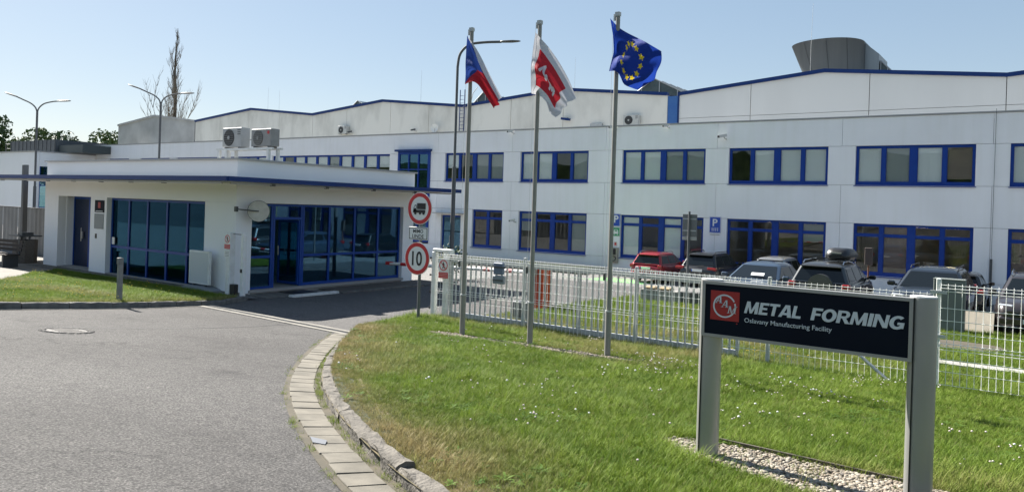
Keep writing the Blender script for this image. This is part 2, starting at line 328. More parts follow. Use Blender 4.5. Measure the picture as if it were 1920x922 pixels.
# strip of earth between pavers and kerb
fe = resample(ISL, .25); b = MB()
for i, p in enumerate(fe):
    t = fe[min(i+1,len(fe)-1)] - fe[max(i-1,0)]; t = t/np.hypot(*t); nr = np.array([-t[1], t[0]])
    for o_ in (-.02,.43): q = p + nr*o_; b.v.append((q[0], q[1], road(q[1])+.006))
for i in range(len(fe)-1): b.f.append((i*2, i*2+1, i*2+3, i*2+2)); b.m.append(0); b.sm.append(False)
b.build('gutter_soil', DIRT, kind='structure')
KL = [(-13.6,-6),(-14.6,0),(-15.3,3),(-16.09,6.32),(-16.59,8.86),(-16.97,10.02),(-17.62,11.62),(-17.95,12.6),(-18.35,13.6)]
kl = thing('kerb', None, None, kind='structure'); kerb_run(kl, KL, 1.0, .13, .15, .022, KERB2, 9, .005, side=-1)
# pale mortar strip along that kerb
fe = resample(KL, .3); b = MB()
for i, p in enumerate(fe):
    t = fe[min(i+1,len(fe)-1)] - fe[max(i-1,0)]; t = t/np.hypot(*t); nr = np.array([t[1], -t[0]])
    for o_ in (-.02,.13): q = p + nr*o_; b.v.append((q[0], q[1], road(q[1])+.008))
for i in range(len(fe)-6): b.f.append((i*2+1, i*2, i*2+2, i*2+3)); b.m.append(0); b.sm.append(False)
b.build('kerb_strip', CONCP, kind='structure')

# drain across the drive
dr = thing('drain', None, None, kind='structure')
A, B = np.array([-17.75,11.62]), np.array([-11.6,11.14]); t = (B-A)/np.hypot(*(B-A)); nr = np.array([-t[1], t[0]])
def strip_box(b, s0, s1, o0, o1, top, bot=-.05):
    vs = [];
    for z in (bot, top):
        for s_, o_ in ((s0,o0),(s1,o0),(s1,o1),(s0,o1)): p = A + t*s_ + nr*o_; vs.append((p[0], p[1], road(p[1])+z))
    return b.add(vs, [(3,2,1,0),(4,5,6,7),(0,1,5,4),(1,2,6,5),(2,3,7,6),(3,0,4,7)])
ln = float(np.hypot(*(B-A)))
for k in range(6):
    strip_box(MB(), 0, 1, 0, 1, 0)
    b = MB(); strip_box(b, k*ln/6+.008, (k+1)*ln/6-.008, -.30, -.10, .014); b.build('drain_stone', CONCP, dr)
    b = MB(); strip_box(b, k*ln/6+.008, (k+1)*ln/6-.008, .10, .30, .014); b.build('drain_stone', CONCP, dr)
b = MB(); strip_box(b, 0, ln, -.098, .098, .004); b.build('channel_bed', BLACK, dr)
b = MB()
for k in range(int(ln/.05)): strip_box(b, k*.05, k*.05+.022, -.096, .096, .011, .0)
b.build('drain_grate', DGREY, dr, kind='stuff')
# tar seam across the asphalt
b = MB(); pts = [(-12.55,5.95),(-13.0,7.4),(-13.3,9.0),(-13.4,10.2),(-13.55,11.2)]; pts = resample([(-13.2,6.1),(-13.0,7.4),(-12.95,8.6),(-13.15,9.8),(-13.5,11.05)], .2)
for i, p in enumerate(pts):
    t_ = pts[min(i+1,len(pts)-1)] - pts[max(i-1,0)]; t_ = t_/np.hypot(*t_); n_ = np.array([-t_[1], t_[0]]); wd = .022*(.6+.8*rng.random())
    for o_ in (-wd, wd): q = p + n_*o_; b.v.append((q[0], q[1], road(q[1])+.004))
for i in range(len(pts)-1): b.f.append((i*2, i*2+1, i*2+3, i*2+2)); b.m.append(0); b.sm.append(False)
b.build('tar_seam', M('tar', (.045,.045,.045), .6), kind='structure')
# manhole with its ring of setts
mh = thing('manhole_cover', 'round iron manhole cover ringed with small setts in the near road', 'manhole', (-12.77,5.98,road(5.98)))
mh.rotation_euler = (math.atan(-.103), 0, 0)
b = MB(); b.disc((0,0,.002), .29, (0,0,1), .012, 32); 
for k in range(5): b.box(-.2+.1*k-.015, -.2+.1*k+.015, -.18, .18, .007, .013)
b.build('cover', M('cast_iron', (.11,.105,.10), .6, .4, c2=(.07,.065,.06), vs=20), mh)
sett = MB(); sett.bbox(-.045,.045,-.04,.04,-.03,.014,.008); sm_ = sett.mesh('sett', M('manhole_setts', (.095,.09,.085), .9, c2=(.07,.067,.063), vs=9))
for k in range(22):
    a = 2*pi*k/22; o = link_piece('sett', sm_, mh, (.35*math.cos(a), .35*math.sin(a), 0)); o.rotation_euler = (0,0,a)

# ---------------------------------------------------------------- lawns (soil sheets; blades are scattered at the end)
isl_edge = [(x, y) for x, y in resample(ISL, .4)]
def inward(pts, d, sgn):
    out = []
    for i, p in enumerate(pts):
        t_ = np.array(pts[min(i+1,len(pts)-1)]) - np.array(pts[max(i-1,0)]); t_ = t_/np.hypot(*t_); out.append(tuple(np.array(p) + np.array([t_[1], -t_[0]])*d*sgn))
    return out
isl_in = inward(isl_edge, .13, 1)
ISL_POLY = isl_in + [(-12.1,13.4),(-12.2,14.2),(-11.5,15.4),(-11.4,17.7),(-11.55,20),(-11.4,22.2),(-11.2,23.3),(14,23.3),(14,2.35)]
def island_z(x, y):
    # a low bank: follow the kerb at the rim, the lawn inside
    return lawn(y)
sheet('lawn', ISL_POLY, lambda y: lawn(y), LB + list(np.arange(3,14,1.)), SOIL, kind='structure')
# bank of earth from the kerb top up to the lawn
b = MB()
for p, q in zip(isl_edge, inward(isl_edge, .45, 1)):
    b.v.append((p[0], p[1], road(p[1])+.09)); b.v.append((q[0], q[1], max(lawn(q[1]), road(q[1])+.1)+.006))
for i in range(len(isl_edge)-1): b.f.append((i*2, i*2+2, i*2+3, i*2+1)); b.m.append(0); b.sm.append(True)
b.build('lawn_bank', M('dry_thatch', (.15,.12,.065), .95, c2=(.08,.075,.035), vs=9, bump=.6, bs=40), kind='structure')
kl_in = inward([tuple(p) for p in resample(KL, .5)], .14, -1)
LEFT_POLY = [p for p in kl_in if p[1] > 3.2 and p[1] < 12.9] + [(-18.3,13.0),(-28.6,13.0),(-26.8,11.4),(-22.1,8.66),(-19.2,5.6),(-17.0,4.0),(-15.7,3.2)]
left_z = lambda y: road(y) + .115
sheet('lawn', LEFT_POLY, left_z, RB, SOIL, kind='structure')
sheet('path', [(-15.55,2.6),(-17.0,3.9),(-19.2,5.5),(-22.1,8.56),(-26.8,11.3),(-28.65,12.9),(-28.65,14.4),(-60,16.5),(-60,2.6)], left_z, RB, CONCP, dz=-.01, kind='structure')
sheet('pebble_strip', [(-31,12.98),(-18.35,12.98),(-18.2,13.7),(-31,13.7)], left_z, RB, M('pebble_strip', (.20,.19,.17), .95, c2=(.07,.07,.065), vs=22, lo=.4, hi=.6, bump=1, bs=25, bd=.03), dz=.004, kind='structure')
# strip of grass and a low dark kerb along the office wall
sheet('wall_lawn', [(-31,36.2),(-20.4,36.2),(-20.4,38.98),(-31,38.98)], lambda y: -1.85, [], SOIL, kind='structure')
b = MB(); b.bbox(-31.1,-20.2,36.0,36.18,-1.97,-1.72,.02); b.build('wall_kerb', M('dark_low_kerb', (.11,.11,.105), .9, c2=(.06,.06,.06)), kind='structure')
GREENP = M('green_bay_paint', (.20,.62,.16), .8, c2=(.30,.60,.24), vs=1.2, lo=.45, hi=.8)
sheet('painted_bay', [(-18.9,31.0),(-15.9,31.0),(-15.9,35.6),(-18.9,35.6)], road, RB, GREENP, dz=.006, kind='structure')
# concrete path edging through the yard lawn on the right
b = MB(); b.box(-1.9, 9, 17.1, 17.5, -1.4, lawn(17.3)+.05); b.build('lawn_path', CONC, kind='structure')
b = MB(); b.prismZ([(-1.6+1.0*math.cos(a)*(1+.15*math.sin(3*a)), 20.3+.7*math.sin(a)) for a in np.linspace(0,2*pi,14,endpoint=False)], lawn(20)-.05, lawn(20)+.02); b.build('gravel_patch', DIRT, kind='structure')
# ================================================================ main office building
FY = 39.0
ob = thing('office_building', 'long white two-storey office block with blue-framed window bands and a flat roof', 'building', (-20, FY, -1.95))
def kid(b, name, mats, parent, **kw):                     # build in world coordinates, parent without moving
    o = b.build(name, mats); o.parent = parent; o.matrix_parent_inverse = world_inv(parent)
    return fin(o, None, **kw)
def world_inv(p):
    m = Matrix.Identity(4)
    while p is not None: m = p.matrix_basis.copy() if p.parent is None else p.matrix_basis; return chain(p).inverted()
def chain(p):
    m = p.matrix_basis.copy()
    if p.parent is not None: m = chain(p.parent) @ p.matrix_parent_inverse @ m
    return m
XL, XR = -80.2, 11.0
UP = [(-32.77,-28.0),(-26.72,-21.92),(-19.72,-14.85),(-13.58,-8.70),(-7.46,-2.58),(-1.30,3.57),(4.85,9.72)]
LO = [(-30.35,-27.97),(-26.72,-21.92),(-19.72,-14.85),(-13.58,-8.70),(-7.46,-2.58),(-1.30,3.57),(4.85,9.72)]
UPL = [(-75.98,-72.22),(-70.23,-65.31),(-64.2,-51.5),(-50.71,-37.83)]
STAIR = (-36.97,-34.04); DOOR = (-32.95,-31.30)
cuts = [-74.1,-68,-62,-56,-50,-44,-37.4,-33.4,-27.35,-20.8,-14.22,-8.08,-1.94,4.21]
def seg_minus(a, b, holes):
    out = []; x = a
    for h0, h1 in sorted(holes):
        if h0 > x: out.append((x, h0))
        x = max(x, h1)
    if x < b: out.append((x, b))
    return out
def row(z0, z1, holes, breaks, gap=.007):
    for a, b_ in seg_minus(XL, XR, holes):
        xs = [a] + [c for c in breaks if a+.3 < c < b_-.3] + [b_]
        for x0, x1 in zip(xs, xs[1:]):
            b = MB(); b.box(x0+gap, x1-gap, FY, FY+.18, z0+gap, z1-gap); kid(b, 'wall_panel', WHITEP, ob)
row(-2.25,-1.08, [DOOR], cuts); row(-1.08,1.33, LO+[STAIR, DOOR], cuts); row(1.33,3.14, [STAIR], cuts); row(3.14,4.99, UP+UPL+[STAIR], []); row(4.99,6.33, [], cuts)
b = MB(); b.box(DOOR[0]+.01, DOOR[1]-.01, FY, FY+.18, .90, 1.32); kid(b, 'wall_panel', WHITEP, ob)
b = MB(); b.box(XL-.05, XR+.05, FY-.05, FY+.3, 6.335, 6.40); kid(b, 'coping', COPING, ob)
b = MB(); b.box(XL, XR, FY+.2, 46.9, 5.85, 6.1); kid(b, 'roof', M('pale_roof_membrane', (.31,.31,.30), .8, c2=(.26,.26,.25), vs=.5), ob)
for z in (-1.95, 1.95): b = MB(); b.box(XL+.1, XR-.1, FY+.19, 45.8, z, z+.22); kid(b, 'floor_slab', ROOMW, ob)
b = MB(); b.box(XL+.1, XR-.1, 44.2, 44.4, -1.7, 5.84); kid(b, 'back_wall', ROOMW, ob)
for x in (XL, XR-.2): b = MB(); b.box(x, x+.19, FY+.19, 46.9, -2.2, 6.3); kid(b, 'side_wall', WHITE, ob)
for x in (-78,-56,-37.5,-33.6,-27.4,-20.8,-14.2,-8.05,-1.95,4.2):
    for z0, z1 in ((-1.7,1.94),(2.18,5.84)): b = MB(); b.box(x-.06, x+.06, FY+.35, 44.1, z0, z1); kid(b, 'partition', ROOMW, ob)
def window(parent, x0, x1, z0, z1, y, ncol, transom=None, mid=True, blinds=None, mat=BLUE, glass=GLASS, sill=True, fw=.10, mw=.17, d=.08, tilt=None, rev=.13):
    y0 = y + rev; b = MB(); b.box(x0, x1, y0, y0+d, z1-fw, z1); b.box(x0, x1, y0, y0+d, z0, z0+fw*1.5); zt, zb = z1-fw, z0+fw*1.5
    b.box(x0, x0+fw, y0, y0+d, zb, zt); b.box(x1-fw, x1, y0, y0+d, zb, zt)
    mids = []
    ws = [mw]*(ncol-1)
    if mid and ncol % 2 == 0 and ncol > 2: ws[ncol//2-1] = mw*1.75
    pw = (x1-x0-2*fw-sum(ws))/ncol; x = x0+fw; cells = []
    for i in range(ncol):
        cells.append((x, x+pw))
        if i < ncol-1: b.box(x+pw, x+pw+ws[i], y0-.012, y0+d+.002, zb, zt); x += pw + ws[i]
    rows_ = [(zb, zt)]
    if transom:
        rows_ = [(zb, transom-.05), (transom+.05, zt)]
        for a, c in cells: b.box(a, c, y0-.004, y0+d-.002, transom-.05, transom+.05)
    wn = kid(b, 'window', mat, parent)
    if sill: b = MB(); b.prism([(y-.07,z0-.055),(y+rev,z0-.02),(y+rev,z0+.0),(y-.07,z0-.03)], lambda p,q:(x0-.05,p,q), lambda p,q:(x1+.05,p,q)); kid(b, 'sill', mat, wn)
    for i, (a, c) in enumerate(cells):
        for k, (r0, r1) in enumerate(rows_):
            b = MB(); s_ = .028; b.box(a+.002, a+s_, y0+.008, y0+d-.01, r0, r1); b.box(c-s_, c-.002, y0+.008, y0+d-.01, r0, r1); b.box(a+s_, c-s_, y0+.008, y0+d-.01, r1-s_, r1-.001); b.box(a+s_, c-s_, y0+.008, y0+d-.01, r0+.001, r0+s_)
            b.box(a+s_, c-s_, y0+d*.45, y0+d*.45+.012, r0+s_, r1-s_, 1)
            o = kid(b, 'pane', [mat, glass], wn)
        bl = blinds[i] if blinds else None
        if bl:
            bm_, drop = bl; top = zt; b = MB(); b.box(a+.005, c-.005, y0+d+.004, y0+d+.02, zt-(zt-zb)*drop, zt-.02); kid(b, 'blind', bm_, wn)
    return wn
P_, G_, N_, W_ = (BLIND,1), (BLINDG,1), None, (BLINDB,.9)
upb = [[(BLIND,.55),N_,G_,G_],[P_,P_,N_,G_],[P_,P_,G_,G_],[N_,P_,P_,P_],[P_,G_,P_,W_],[(BLIND,1),N_,P_,G_],[P_,N_,P_,P_]]
for (a, c), bl in zip(UP, upb): window(ob, a, c, 3.14, 4.99, FY, 4, None, True, bl)
lob = [[N_,N_],[(BLINDG,.5),N_,N_,G_],[P_,N_,P_,N_],[N_,N_,N_,(BLINDG,.4)],[N_,W_,N_,N_],[W_,N_,P_,N_],[N_]*4]
for (a, c), bl in zip(LO, lob): window(ob, a, c, -1.08, 1.33, FY, 2 if c-a < 3 else 4, .80, True, bl)
for a, c, n in ((-75.98,-72.22,4),(-70.23,-65.31,5),(-64.2,-51.5,10),(-50.71,-37.83,10)):
    window(ob, a, c, 3.14, 4.99, FY, n, None, False, [random.choice((P_,G_,N_,N_,(BLIND,.5))) for _ in range(n)], fw=.09, mw=.2, sill=False)
# tall stair window standing a little proud, capped
st = window(ob, STAIR[0], STAIR[1], -1.0, 5.12, FY-.22, 3, None, False, None, glass=GLASSG, fw=.16, mw=.07, d=.12, sill=False)
b = MB()
for z in (.9,2.4,3.9): b.box(STAIR[0]+.17, STAIR[1]-.17, FY-.145, FY-.03, z-.035, z+.035)
b.box(STAIR[0]+.01, STAIR[0]+.1, FY-.01, FY+.3, -1, 5.1); b.box(STAIR[1]-.1, STAIR[1]-.01, FY-.01, FY+.3, -1, 5.1)
kid(b, 'transom', BLUE, st)
b = MB(); b.box(STAIR[0]-.12, STAIR[1]+.12, FY-.32, FY-.02, 5.125, 5.26); kid(b, 'cap', BLUEM, st)
# side entrance with thin flat canopy
b = MB(); x0, x1 = DOOR; b.box(x0+.02, x0+.12, FY+.13, FY+.21, -1.9, .88); b.box(x1-.12, x1-.02, FY+.13, FY+.21, -1.9, .88); b.box(x0+.12, x1-.12, FY+.13, FY+.21, .78, .88); b.box(x0+.12, x1-.12, FY+.13, FY+.21, -1.9, -1.6); b.box(x0+.75, x0+.86, FY+.125, FY+.215, -1.6, .78)
b.box(x0+.12, x0+.75, FY+.16, FY+.172, -1.6, .78, 1); b.box(x0+.86, x1-.12, FY+.16, FY+.172, -1.6, .78, 1)
dd = kid(b, 'door', [BLUE, GLASSG], ob); b = MB(); b.tube([(x0+.70,FY+.08,-.95),(x0+.70,FY+.08,-.45)], .015, 6); kid(b, 'handle', SILVER, dd)
b = MB(); b.box(x0-.5, x1+.35, FY-.75, FY-.01, 1.0, 1.05); kid(b, 'canopy', COPING, ob)
LAMPON = M('ceiling_tube', (1,1,1)); _p = LAMPON.node_tree.nodes['Principled BSDF']; _p.inputs['Emission Color'].default_value = (1,.80,.42,1); _p.inputs['Emission Strength'].default_value = 3.0
for x, y in ((-5.0,40.8),(-3.6,40.8),(-11.6,40.9),(-9.9,40.9)): b = MB(); b.box(x-.5, x+.5, y, y+.10, 1.19, 1.23); kid(b, 'ceiling_light', LAMPON, ob)
b = MB(); b.box(XL+1, XR-1, FY+.4, 44.1, 1.24, 1.3); kid(b, 'suspended_ceiling', ROOMW, ob)
# drainpipe / lightning conductor on the wall
lc = thing('lightning_conductor', 'thin conductor wire running down the white wall at far right into a grey pipe', 'conductor', (-2.0, FY-.05, -1.9))
b = MB(); b.tube([(-1.86,FY-.05,6.5),(-1.88,FY-.05,0.0)], .009, 5); kid(b, 'wire', DGREY, lc); b = MB(); b.cyl((-1.88,FY-.06,0),(-1.88,FY-.06,-1.9), .045, n=8); kid(b, 'pipe', DGREY, lc)

# ================================================================ factory hall behind
HY = 46.0
hall = thing('factory_hall', 'long weathered cream factory hall with low zigzag gables edged in blue behind the offices', 'building', (-45, HY, -1.95))
newh = thing('factory_hall', 'newer plain white factory hall with blue roof edge at the right, carrying the big duct', 'building', (-5, HY, -1.95))
oldh = thing('factory_shed', 'plain grey concrete gabled shed at the left end of the cream hall', 'building', (-80, HY, -1.95))
def gables(root, prof, joints, mat, trim, zj=None, th=.25):
    xs = [p[0] for p in prof]; zs = [p[1] for p in prof]; top = lambda x: float(np.interp(x, xs, zs))
    allx = sorted(set(list(xs) + joints)); edges = [xs[0]] + [j for j in joints if xs[0]+.2 < j < xs[-1]-.2] + [xs[-1]]
    for a, c in zip(edges, edges[1:]):
        ins = [x for x in xs if a+.01 < x < c-.01]; g = .018
        pts = [(a+g, top(a)), *[(x, top(x)) for x in ins], (c-g, top(c))]
        if zj:
            b = MB(); b.prismY([(a+g,5.3),(c-g,5.3),(c-g,zj-.012),(a+g,zj-.012)], HY, HY+th); kid(b, 'wall_panel', mat, root); lo_ = zj+.012
        else: lo_ = 5.3
        b = MB(); b.prismY([(a+g, lo_), (c-g, lo_)] + pts[::-1], HY, HY+th); kid(b, 'wall_panel', mat, root)
    for (xa, za), (xb, zb_) in zip(prof, prof[1:]):
        b = MB(); b.prismY([(xa,za-.02),(xb,zb_-.02),(xb,zb_+.19),(xa,za+.19)], HY-.12, HY+.16); kid(b, 'roof_trim', trim, root)
        b = MB(); b.add([(xa,HY+.17,za),(xb,HY+.17,zb_),(xb,92,zb_),(xa,92,za),(xa,HY+.17,za+.12),(xb,HY+.17,zb_+.12),(xb,92,zb_+.12),(xa,92,za+.12)], [(0,3,2,1),(4,5,6,7),(0,1,5,4),(1,2,6,5),(2,3,7,6),(3,0,4,7)]); kid(b, 'roof_sheet', ROOFG, root)
    b = MB(); b.prismY([(xs[0]+.3,-2),(xs[-1]-.3,-2)] + [(min(max(x,xs[0]+.3),xs[-1]-.3), z-.1) for x, z in prof[::-1]], HY+.3, HY+.5); kid(b, 'inner_wall', DARKIN, root)
gables(oldh, [(-87.7,9.35),(-80.1,10.15),(-72.55,9.3)], [], GREYC, GREYC)
b = MB(); b.box(-87.7,-87.5,HY+.26,92,-2,9.3); kid(b, 'side_wall', GREYC, oldh)
gables(hall, [(-72.45,9.27),(-63.2,10.1),(-54.3,9.2),(-45.6,9.98),(-36.95,9.12),(-28.2,9.87),(-20.15,9.07)], [-68.2,-63.6,-59.0,-54.3,-49.9,-44.7,-40.5,-36.95,-32.5,-28.0,-24.2], CREAM, BLUEM)
gables(newh, [(-19.45,9.02),(-10.6,9.86),(-1.8,8.98),(7.2,9.8),(16,8.95)], [-14.8,-8.2,-1.8,2.6,7.2], WHITE2, BLUEM, 7.55)
b = MB(); b.box(-20.13,-19.47,HY-.03,HY+.3,5.3,9.0); kid(b, 'joint_cladding', M('blue_cladding', (.035,.13,.40), .5, c2=(.05,.16,.42), vs=2), newh)
b = MB(); b.box(-19.44,-19.36,HY-.06,HY-.01,5.9,9.0); kid(b, 'downpipe', BLUEM, newh)
# blue access ladder on the hall wall
ld = thing('ladder', 'blue steel access ladder fixed to the cream hall wall between two gables', 'ladder', (-36.9, HY-.3, 6.1))
b = MB(); b.tube([(-37.1,HY-.3,6.1),(-37.1,HY-.3,10.4)], .035, 6); b.tube([(-36.65,HY-.3,6.1),(-36.65,HY-.3,10.4)], .035, 6); kid(b, 'rail', BLUEM, ld)
for k in range(14): b = MB(); b.tube([(-37.06,HY-.3,6.3+.28*k),(-36.69,HY-.3,6.3+.28*k)], .018, 5); kid(b, 'rung', BLUEM, ld)
b = MB(); b.tube([(-36.2,HY-.25,6.2),(-36.2,HY-.25,9.0),(-35.9,HY-.25,10.1),(-35.5,HY-.25,10.5)], .03, 6); kid(b, 'conductor', GALV, ld)
# ridge skylights on the hall roof
SKYG = M('skylight_glass', (.10,.13,.13), .2, c2=(.05,.07,.07), vs=1.5)
for x0, x1, z0, zr, lab in ((-56.4,-52.9,10.2,11.35,'small grey ridge skylight over the third gable, left of the lamp arm'),(-41.1,-37.7,9.9,11.25,'glazed ridge skylight rising behind the czech flag pole'),(-26.3,-20.6,9.6,11.35,'large glazed ridge skylight below the blue flag')):
    xr = x0+(x1-x0)*.42; sk = thing('ridge_skylight', lab, 'skylight', (xr,53,z0), group='ridge skylights on the hall roof')
    b = MB(); b.prismY([(x0,z0-.8),(x1,z0-.8),(x1,z0+.1),(xr,zr),(x0,z0+.1)], 52, 62); kid(b, 'glazing', SKYG, sk)
    for k in range(5):
        y = 51.95; xx = x0+(x1-x0)*k/4; zz = float(np.interp(xx,[x0,xr,x1],[z0+.1,zr,z0+.1])); b = MB(); b.box(xx-.035,xx+.035,y-.03,y+.03,z0-.5,zz); kid(b, 'bar', GALV, sk)
    for (a0,b0),(a1,b1) in (((x0,z0+.1),(xr,zr)),((xr,zr),(x1,z0+.1))):
        b = MB(); b.tube([(a0,51.95,b0),(a1,51.95,b1)], .05, 5); kid(b, 'edge_bar', GALV, sk)
    for k in range(1,8):
        y = 52+10*k/7; b = MB(); b.tube([(xr,y,zr+.02),(x1,y,z0+.12)], .04, 4); kid(b, 'glazing_bar', GALV, sk)
# big ventilation duct
DUCT = M('duct_sheet_metal', (.20,.22,.235), .6, .15, c2=(.165,.185,.20), vs=1.3, stretch=(2,1,.1))
DUCTL = M('duct_bright_sheet', (.34,.36,.37), .45, .5, c2=(.26,.28,.29), vs=1, stretch=(2,2,.1))
du = thing('ventilation_duct', 'huge grey sheet-metal ventilation hood with slanted mouth on the white hall roof', 'duct', (-11.5,52,9.8))
# cowl: half-barrel, upper rim reaching further left than the lower one
n = 20; b = MB(); lo_, hi_ = [], []
for k in range(n+1):
    a = pi*k/n; cx_, cy_ = math.cos(a), math.sin(a)
    hi_.append((-11.95 - (2.45 if cx_ > 0 else 2.1)*cx_, 53.2 - 1.35*cy_, 12.95 + .16*math.sin(a)))
    lo_.append((-11.55 - 1.45*cx_ if cx_ > 0 else -11.55 - 1.72*cx_, 53.2 - 1.25*cy_, 9.6))
b.v += hi_ + lo_; N = n+1
for k in range(n): b.f.append((k, k+1, N+k+1, N+k)); b.m.append(0); b.sm.append(True)
back = [(x, 56.5, z) for x, y, z in (hi_[0], hi_[-1], lo_[-1], lo_[0])]; i0 = len(b.v); b.v += back
b.f += [(0, N, i0+3, i0), (n, i0+1, i0+2, 2*N-1), (i0, i0+3, i0+2, i0+1), tuple(range(n+1))+(i0+1, i0)]; b.m += [0]*4; b.sm += [False]*4
kid(b, 'hood', DUCT, du)
for k in (6,10,14): p, q = hi_[k], lo_[k]; b = MB(); b.tube([(p[0],p[1]-.02,p[2]),(q[0],q[1]-.02,q[2])], .012, 4); kid(b, 'seam', DGREY, du)
b = MB(); b.prism([(-9.83,9.6),(-9.0,9.6),(-9.0,12.1),(-9.83,12.85)], lambda p,q:(p,53.3,q), lambda p,q:(p,56.4,q)); kid(b, 'side_box', DUCTL, du)
b = MB(); b.prism([(-8.97,9.6),(-7.6,9.6),(-7.6,10.2),(-8.97,11.7)], lambda p,q:(p,53.6,q), lambda p,q:(p,57.5,q)); kid(b, 'skylight', SKYG, du)
for k in range(4): b = MB(); x = -8.95+k*.42; b.box(x,x+.05,53.52,53.58,9.6,11.7-k*.45); kid(b, 'bar', GALV, du)
b = MB(); b.tube([(-8.95,53.56,11.72),(-7.55,53.56,10.2)], .05, 5); kid(b, 'edge_bar', GALV, du)
for x, z in ((-12.45,11.0),(-10.9,10.8)): b = MB(); b.box(x-.03,x+.03,51.6,51.75,9.6,z); kid(b, 'stay', DGREY, du)
rod = thing('lightning_rod', 'hair-thin lightning rod standing up beside the slanted hood', 'lightning rod', (-12.75,51.5,9.6)); b = MB(); b.tube([(-12.75,51.5,9.6),(-12.75,51.5,12.8),(-12.7,51.5,15.4)], [.016,.012,.006], 5); kid(b, 'rod', GALV, rod)
for k, (x, z) in enumerate(((-66,13),(-64.2,12.6),(-45.0,13.2),(-29.5,13.0),(-85,11.6))):
    b = MB(); zb_ = 9.4; b.tube([(x,50,zb_),(x,50,z)], [.012,.006], 5); o = b.build('lightning_rod', GALV, label=['thin lightning rod left of the small grey skylight','second thin lightning rod just right of the first on the cream hall','thin lightning rod on the hall roof left of the curved lamp','thin lightning rod on the hall roof between the white and blue flags','thin lightning rod on the grey shed roof'][k], cat='lightning rod', group='lightning rods on the factory roof')

# ================================================================ left annex
an = thing('annex_building', 'low white flat-roofed annex with tall narrow window at far left', 'building', (-86,33.5,-1.95))
b = MB(); b.box(-104,-78.4,33.5,33.7,-2.2,5.32); kid(b, 'front_wall', WHITE, an)
for y0, y1, z0, z1 in ((33.72,33.76,-2.2,5.32),(34.68,38.95,-2.2,5.32),(33.76,34.68,3.95,5.32),(33.76,34.68,-2.2,-.4)): b = MB(); b.box(-78.6,-78.4,y0,y1,z0,z1); kid(b, 'side_wall', WHITE, an)
b = MB(); b.box(-78.56,-78.48,33.76,34.68,-.4,3.95,1); b.box(-78.47,-78.42,33.76,33.84,-.4,3.95); b.box(-78.47,-78.42,34.60,34.68,-.4,3.95); b.box(-78.47,-78.42,33.84,34.6,2.1,2.2); b.box(-78.47,-78.42,33.84,34.6,.0,.1); kid(b, 'window', [BLUEDK, GLASSG], an)
b = MB(); b.box(-104.1,-78.3,33.4,38.9,5.33,5.42); kid(b, 'coping', COPING, an)
pb = thing('rooftop_plant', 'dark grey rooftop plant enclosure above the white annex', 'plant enclosure', (-86,36,5.4))
PG = M('plant_cladding', (.085,.095,.105), .6, c2=(.07,.08,.088), vs=1, stretch=(3,3,.1))
b = MB(); b.box(-90.4,-80.4,36,41,5.43,6.75); kid(b, 'enclosure', PG, pb); b = MB(); b.box(-80.35,-75.6,36.3,41,5.43,6.18); kid(b, 'low_enclosure', M('plant_cladding_green', (.06,.075,.075), .6), pb)
for k in range(12): b = MB(); x = -90.2+k*.88; b.box(x,x+.03,35.96,35.99,5.5,6.74); kid(b, 'seam', DGREY, pb)
b = MB(); b.tube([(-91.5,36,5.4),(-91.5,36,6.5),(-90.5,36,6.5)], .05, 6); b.tube([(-91.5,36,6.0),(-90.5,36,6.0)], .03, 6); kid(b, 'railing', DGREY, pb)

# ================================================================ gatehouse
gh = thing('gatehouse', 'single-storey white gatehouse with flat blue-edged canopy and dark glazed fronts', 'gatehouse', (-25,17,-1.27))
GX0, GX1, GY0, GY1 = -31.05, -19.25, 13.6, 21.2; ZB, ZH, ZC, ZT = -1.35, 1.45, 2.02, 2.70
def wall_front(x0, x1, z0, z1): b = MB(); b.box(x0, x1, GY0, GY0+.3, z0, z1); kid(b, 'wall', WHITE, gh)
wall_front(GX0,-30.0,ZB,ZH); wall_front(-27.62,-26.52,ZB,ZH); wall_front(-20.78,GX1-.3,ZB,ZH); wall_front(GX0,GX1-.3,ZH+.002,ZC); 
def wall_side(y0, y1, z0, z1): b = MB(); b.box(GX1-.3, GX1, y0, y1, z0, z1); kid(b, 'wall', WHITE, gh)
wall_side(GY0,14.15,ZB,ZH); wall_side(20.65,GY1,ZB,ZH); wall_side(GY0,GY1,ZH+.002,ZC)
b = MB(); b.box(GX0,GX1-.3,GY1-.3,GY1,ZB,ZC); kid(b, 'back_wall', WHITE, gh); b = MB(); b.box(GX0,GX0+.25,GY0+.3,GY1-.3,ZB,ZC); kid(b, 'end_wall', WHITE, gh)
b = MB(); b.box(GX0+.26,GX1-.02,GY0+.02,GY1-.31,-1.36,-1.13); kid(b, 'floor', CONC, gh)
b = MB(); b.box(-26.6,-26.5,GY0+.4,GY1-.31,-1.12,ZC); b.box(-26.49,-21.5,17.6,17.7,-1.12,ZC); kid(b, 'partition', ROOMW, gh)
b = MB(); b.prismZ([(-36.6,12.4),(-18.0,12.4),(-18.0,22.3),(-36.6,22.3)], 2.12, 2.16); kid(b, 'canopy_top', COPING, gh)
b = MB(); b.prismZ([(-36.5,12.5),(-18.1,12.5),(-18.1,22.2),(-36.5,22.2)], 2.03, 2.118); kid(b, 'canopy', M('canopy_soffit', (.52,.53,.53), .8), gh)
for r_ in ((-36.65,-17.95,12.33,12.40),(-36.65,-17.95,22.3,22.37),(-36.65,-36.6,12.402,22.298),(-18.0,-17.93,12.402,22.298)): b = MB(); b.box(*r_,2.035,2.165); kid(b, 'canopy_fascia', BLUEM, gh)
b = MB(); b.box(-34.5,-18.3,12.44,12.49,1.965,2.01); b.box(-18.16,-18.11,12.6,22.0,1.965,2.01); kid(b, 'cable_duct', COPING, gh)
